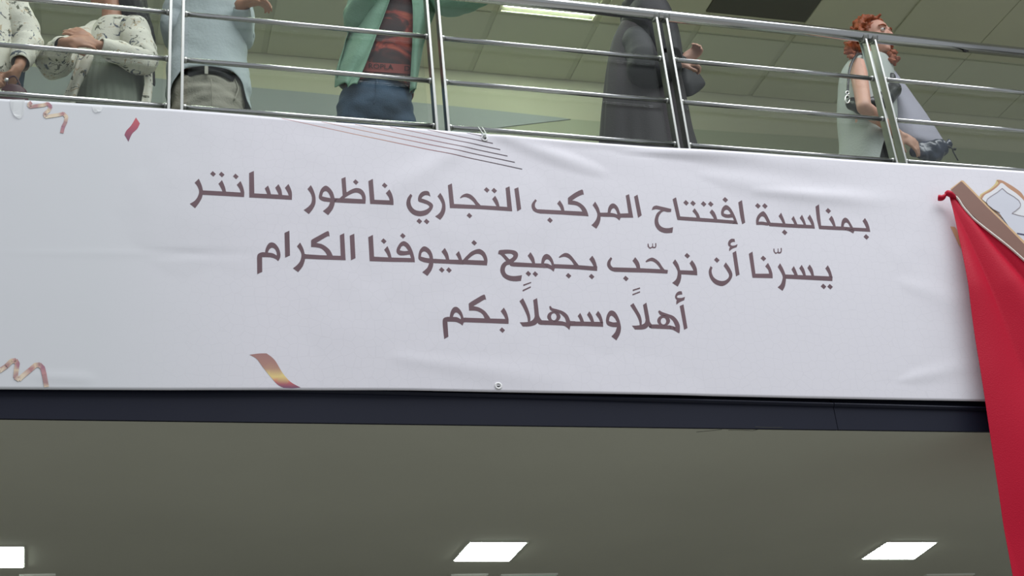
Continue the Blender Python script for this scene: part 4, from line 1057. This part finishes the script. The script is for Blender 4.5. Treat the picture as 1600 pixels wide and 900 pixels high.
secs = rowsecs([(90,1338,1376),(98,1327,1388),(115,1318,1392),(145,1314,1394),(185,1316,1394),(220,1320,1390),(252,1318,1386),(300,1316,1384)], Y6, [.06,.10,.13,.155,.185,.195,.205,.205])
def zb6(th):
    d = math.degrees(th) % 360; k = max(0, min(1, (d-62)/55)) if d < 200 else max(0, min(1, (345-d)/60)); return .70+.30*k*k*(3-2*k)
v, f = cloth_tube(secs, 90, 8, lambda t, th, p: .03*t*math.sin(6*th+t)+.03*noise.noise(V((p.x*8, p.y*8, p.z*6))), zb6)
cloth('tunic', v, f, SAGE, p6)
S = Soup(); S.loft(rowsecs([(235,1330,1384),(258,1322,1393),(300,1321,1393),(345,1330,1385)], Y6, [.12,.16,.175,.10]))
for k in 'LR': S.chain([J['hip'+k].lerp(J['kn'+k], .42), J['kn'+k], J['an'+k]+UP*.01], [.08, .062, .05])
S.build('trousers', mat('black twill', (.02,.02,.022), .8), p6, .01, 3)
LIL = mat('lilac grey cotton', s2l((168,166,180)), .85, bump=.12, bump_s=60)
sheet('wrap', [[onY(x, y, Y6-.07+d) for x, y, d in r_] for r_ in (((1378,100,.02),(1384,101,.0),(1390,103,.02)), ((1386,118,.02),(1396,118,-.02),(1404,120,.03)), ((1390,150,.0),(1408,150,-.05),(1428,152,.03)), ((1394,180,.0),(1424,182,-.06),(1452,185,.04)), ((1396,206,.0),(1434,212,-.06),(1474,216,.05)), ((1398,216,.01),(1438,224,-.04),(1480,226,.05)))], LIL, p6, .003, 6, lambda p, t, c_: V((0, -.012*math.sin(c_*8+t*3)*t+.006*noise.noise(p*9), 0)))
shoes(p6, J, SHOE_D)
# shoulder bag held under the arm
bag = empty('shoulder_bag', onY(1340, 160, Y6-.15), 'black leather shoulder bag with a silver buckle tucked under the bare arm', 'bag')
S = Soup()
for a_, b_ in (((1332,163,-.135,.036),(1346,166,-.185,.042)), ((1346,166,-.185,.042),(1366,163,-.205,.044)), ((1366,163,-.205,.044),(1384,154,-.190,.046)), ((1384,154,-.190,.046),(1396,140,-.140,.044))):
    S.cap(onY(a_[0], a_[1], Y6+a_[2]), onY(b_[0], b_[1], Y6+b_[2]), a_[3], b_[3])
S.cap(onY(1394,138,Y6-.14), onY(1393,120,Y6-.12), .036, .022)
S.build('bag_body', BLK, bag, .007, 2, (.005, (20,20,20)))
tube('strap', catmull([onY(1324,152,Y6-.185), onY(1325,130,Y6-.19), onY(1328,108,Y6-.185), onY(1335,91,Y6-.165), onY(1345,84,Y6-.12), onY(1362,92,Y6-.05)], 6), .0075, BLK, bag, 8)
CHR = mat('silver buckle', (.8,.8,.8), .15, 1.0)
bk = [onY(1324+3.4*math.cos(a), 155+6*math.sin(a), Y6-.20) for a in [2*math.pi*i/16 for i in range(17)]]
tube('buckle', bk, .0035, CHR, bag, 8)
tube('strap_ring', [onY(1324+2.6*math.cos(a), 145+2.6*math.sin(a), Y6-.20) for a in [2*math.pi*i/16 for i in range(17)]], .003, CHR, bag, 8)
# drawstring pouch in the hand
pou = empty('drawstring_pouch', onY(1455, 236, Y6-.16), 'shiny dark blue drawstring pouch held in the hand of the copper-haired person', 'pouch')
SAT = mat('dark blue satin', s2l((44,52,72)), .28, spec=.8, bump=.3, bump_s=35)
S = Soup(); S.loft([(onY(x, y, Y6-.15), (V((-.15,0,1)))*r_, V((0,1,0))*r_*.55) for x, y, r_ in ((1424,240,.018),(1436,238,.048),(1452,236,.064),(1466,233,.062),(1477,229,.034),(1481,227,.016),(1485,225,.03))], 24)
S.build('pouch_body', SAT, pou, .006, 1, (.014, (30,30,18)))
tube('cord', catmull([onY(1480,228,Y6-.17), onY(1487,231,Y6-.18), onY(1490,238,Y6-.18), onY(1497,251,Y6-.18)], 6), .0035, BLK, pou, 8)
S = Soup(); S.ell(onY(1492,233,Y6-.18), V((.008,0,0)), V((0,.008,0)), UP*.008); mobj('cord_bead', S.v, S.f, BLK, pou, True)

# --- girl with long black hair in a floral blouse, hands clasped
Y2 = 5.46
c = onY(168, 130, Y2)
p2 = person('person', (c.x, Y2, Z_DECK), 'person with long black hair and clasped hands in a white floral blouse')
J = skeleton(c.x, Y2, 212, 1.46)
J['f'] = V((-.80,-.60,0)).normalized(); J['l'] = V((-J['f'].y, J['f'].x, 0))
J['head'] = onY(170, -16, Y2); J['hf'] = V((-.93,-.30,.05)).normalized(); J['hu'] = (UP-J['hf']*UP.dot(J['hf'])).normalized(); J['neck'] = onY(176, 32, Y2)
J['chest'] = onY(178, 66, Y2); J['shL'] = onY(207, 46, Y2-.10); J['shR'] = onY(150, 50, Y2+.10)
J['shL'], J['elL'], J['wrL'] = onY(210, 46, Y2-.10), onY(222, 96, Y2-.16), onY(146, 68, Y2-.26)
J['shR'], J['elR'], J['wrR'] = onY(156, 52, Y2+.06), onY(84, 96, Y2-.08), onY(101, 66, Y2-.30)
J['hdL'] = V((-.80,-.15,.50)); J['pnL'] = V((-.1, .9, -.1)); J['cuL'] = .30
J['hdR'] = V((.95,.05,.22)); J['pnR'] = V((.1,.9,-.1)); J['cuR'] = .30
# left and right swap because they turn away from the camera
body(p2, J, SKIN1, HAIR_BLACK, vox=.0055, girth=.86, hs=1.08)
hc = J['head']; hf, hu = J['hf'], J['hu']; hl = hu.cross(hf)
S = Soup(); S.ell(hc+hu*.03-hf*.03, hl*.080, hf*.088, hu*.088)
S.chain([onY(202,-8,Y2+.03), onY(214,30,Y2+.03), onY(227,62,Y2+.0), onY(233,95,Y2-.02), onY(237,118,Y2-.04), onY(241,134,Y2-.05)], [.075,.066,.044,.026,.016,.005])
S.chain([onY(204,5,Y2-.02), onY(216,34,Y2-.02), onY(226,75,Y2-.03)], [.055,.046,.018])
S.build('long_hair', HAIR_BLACK, p2, .008, 2, (.008, (50,50,8)))
v, f = [], []
bsec = rowsecs([(34,160,200),(41,148,222),(60,138,228),(85,128,230),(108,124,233)], Y2, [.05,.085,.11,.115,.115])
cloth_tube(bsec, 64, 8, lambda t, th, p: .03*math.sin(6*th+2*t)*t+.03*noise.noise(p*10), None, (0, 2*math.pi), v, f)
def sl(a, b, c_, r, sd, amp=.16):
    sleeve([a, a.lerp(b, .5), b, b.lerp(c_, .45), b.lerp(c_, .86)], r, v, f, amp, 26, 8, sd, 12)
sl(J['shL'], J['elL'], J['wrL'], [.066,.076,.066,.056,.034], 1)
sl(J['shR'], J['elR'], J['wrR'], [.06,.07,.078,.058,.036], 6)
cloth('blouse', v, f, BLOUSE, p2)
# open front panels hanging down on both sides of the skirt
def wob(p, t, c_): return V((.008*math.sin(c_*7+t*5), -.012*math.sin(c_*9+t*3), 0))
sheet('blouse_panel', [[onY(x, y, Y2-.13+d) for x, y, d in r_] for r_ in (((122,84,.0),(130,86,-.03),(144,88,-.03)), ((114,108,.0),(124,110,-.03),(136,110,-.02)), ((107,132,.0),(115,134,-.03),(124,134,-.02)), ((98,158,.0),(108,160,-.03),(120,160,-.02)), ((92,190,.0),(106,192,-.03),(118,192,-.02)))], BLOUSE, p2, .002, 6, wob)
sheet('blouse_panel', [[onY(x, y, Y2-.10+d) for x, y, d in r_] for r_ in (((220,100,-.02),(228,100,-.01),(234,100,.04)), ((223,130,-.02),(230,130,-.01),(236,128,.05)), ((222,158,-.02),(229,158,-.01),(237,158,.05)), ((220,190,-.02),(228,192,-.01),(238,192,.05)))], BLOUSE, p2, .002, 6, wob)
SKIRT = mat('grey green pleats', s2l((120,128,114)), .8, bump=.15, bump_s=90)
ssec = rowsecs([(96,132,222),(112,126,224),(140,120,226),(170,116,230),(260,108,244),(330,104,252)], Y2, [.125,.14,.15,.155,.17,.18])
v, f = cloth_tube(ssec, 320, 5, lambda t, th, p: .020*(.5+t)*(abs(((th*30/math.pi) % 2)-1)-.5)+.02*noise.noise(V((p.x*5, p.y*5, p.z*2))))
cloth('pleated_skirt', v, f, SKIRT, p2)
shoes(p2, J, SHOE_W)

# --- person at the left edge
Y1 = 5.30
c = onY(-22, 130, Y1)
p1 = person('person', (c.x, Y1, Z_DECK), 'person cut off by the left edge, holding a maroon bag')
J = skeleton(c.x, Y1, -75, 1.50)
J['shL'] = onY(20, 8, Y1); J['elL'] = onY(42, 66, Y1-.04); J['wrL'] = onY(30, 104, Y1-.16); J['hdL'] = V((-.35, -.2, -.9)); J['pnL'] = V((-.8, .3, .3)); J['cuL'] = .55
J['head'] = onY(-22, -70, Y1); J['neck'] = onY(-20, -18, Y1); J['chest'] = onY(-18, 40, Y1); J['shR'] = onY(-62, 4, Y1)
J['elR'] = onY(-84, 66, Y1-.04); J['wrR'] = onY(-40, 112, Y1-.2); J['hdR'] = V((.8, -.2, -.3)); J['pnR'] = V((.1, .9, 0))
body(p1, J, SKIN1, HAIR_BLACK, vox=.0065, girth=.95)
hc = J['head']; S = Soup(); S.ell(hc+UP*.035+V((0,.02,0)), V((.080,0,0)), V((0,.09,0)), UP*.088); S.cap(hc+V((0,.05,-.02)), hc+V((0,.07,-.2)), .07, .05); S.build('hair', HAIR_BLACK, p1, .009, 2)
v, f = cloth_tube(rowsecs([(-20,-38,-2),(-8,-60,16),(20,-72,28),(60,-74,30),(100,-76,28),(150,-80,26),(200,-84,26)], Y1, [.05,.09,.12,.125,.13,.14,.15]), 64, 8, lambda t, th, p: .03*math.sin(6*th+2*t)*t+.03*noise.noise(p*10))
sl(J['shL'], J['elL'], J['wrL'], [.066,.072,.064,.052,.038], 3); sl(J['shR'], J['elR'], J['wrR'], [.066,.072,.064,.05,.036], 8)
cloth('blouse', v, f, BLOUSE, p1)
S = Soup(); S.loft(rowsecs([(140,-72,18),(170,-74,20),(215,-74,20),(240,-66,12)], Y1, [.11,.12,.12,.09]))
for k in 'LR': S.chain([J['hip'+k], J['kn'+k], J['an'+k]+UP*.01], [.082, .06, .05])
S.build('trousers', JEAN, p1, .01, 3)
shoes(p1, J, SHOE_W)
hb = empty('handbag', onY(22, 148, Y1-.20), 'small maroon bag hanging from the hand at the left edge', 'bag')
MAR = mat('maroon leather', s2l((74,24,38)), .5)
S = Soup(); S.loft([(onY(22, y, Y1-.20), XX*w_, V((0,.03,0))) for y, w_ in ((136,.03),(140,.05),(152,.058),(172,.056),(180,.04))]); S.build('bag_body', MAR, hb, .006, 2)
tube('bag_handle', catmull([onY(10,134,Y1-.20), onY(14,122,Y1-.2), onY(24,120,Y1-.2), onY(32,134,Y1-.20)], 6), .004, MAR, hb, 8)
S = Soup(); S.ell(onY(10,125,Y1-.225), V((.010,0,0)), V((0,.008,0)), UP*.010); mobj('clasp', S.v, S.f, CHR, hb, True)
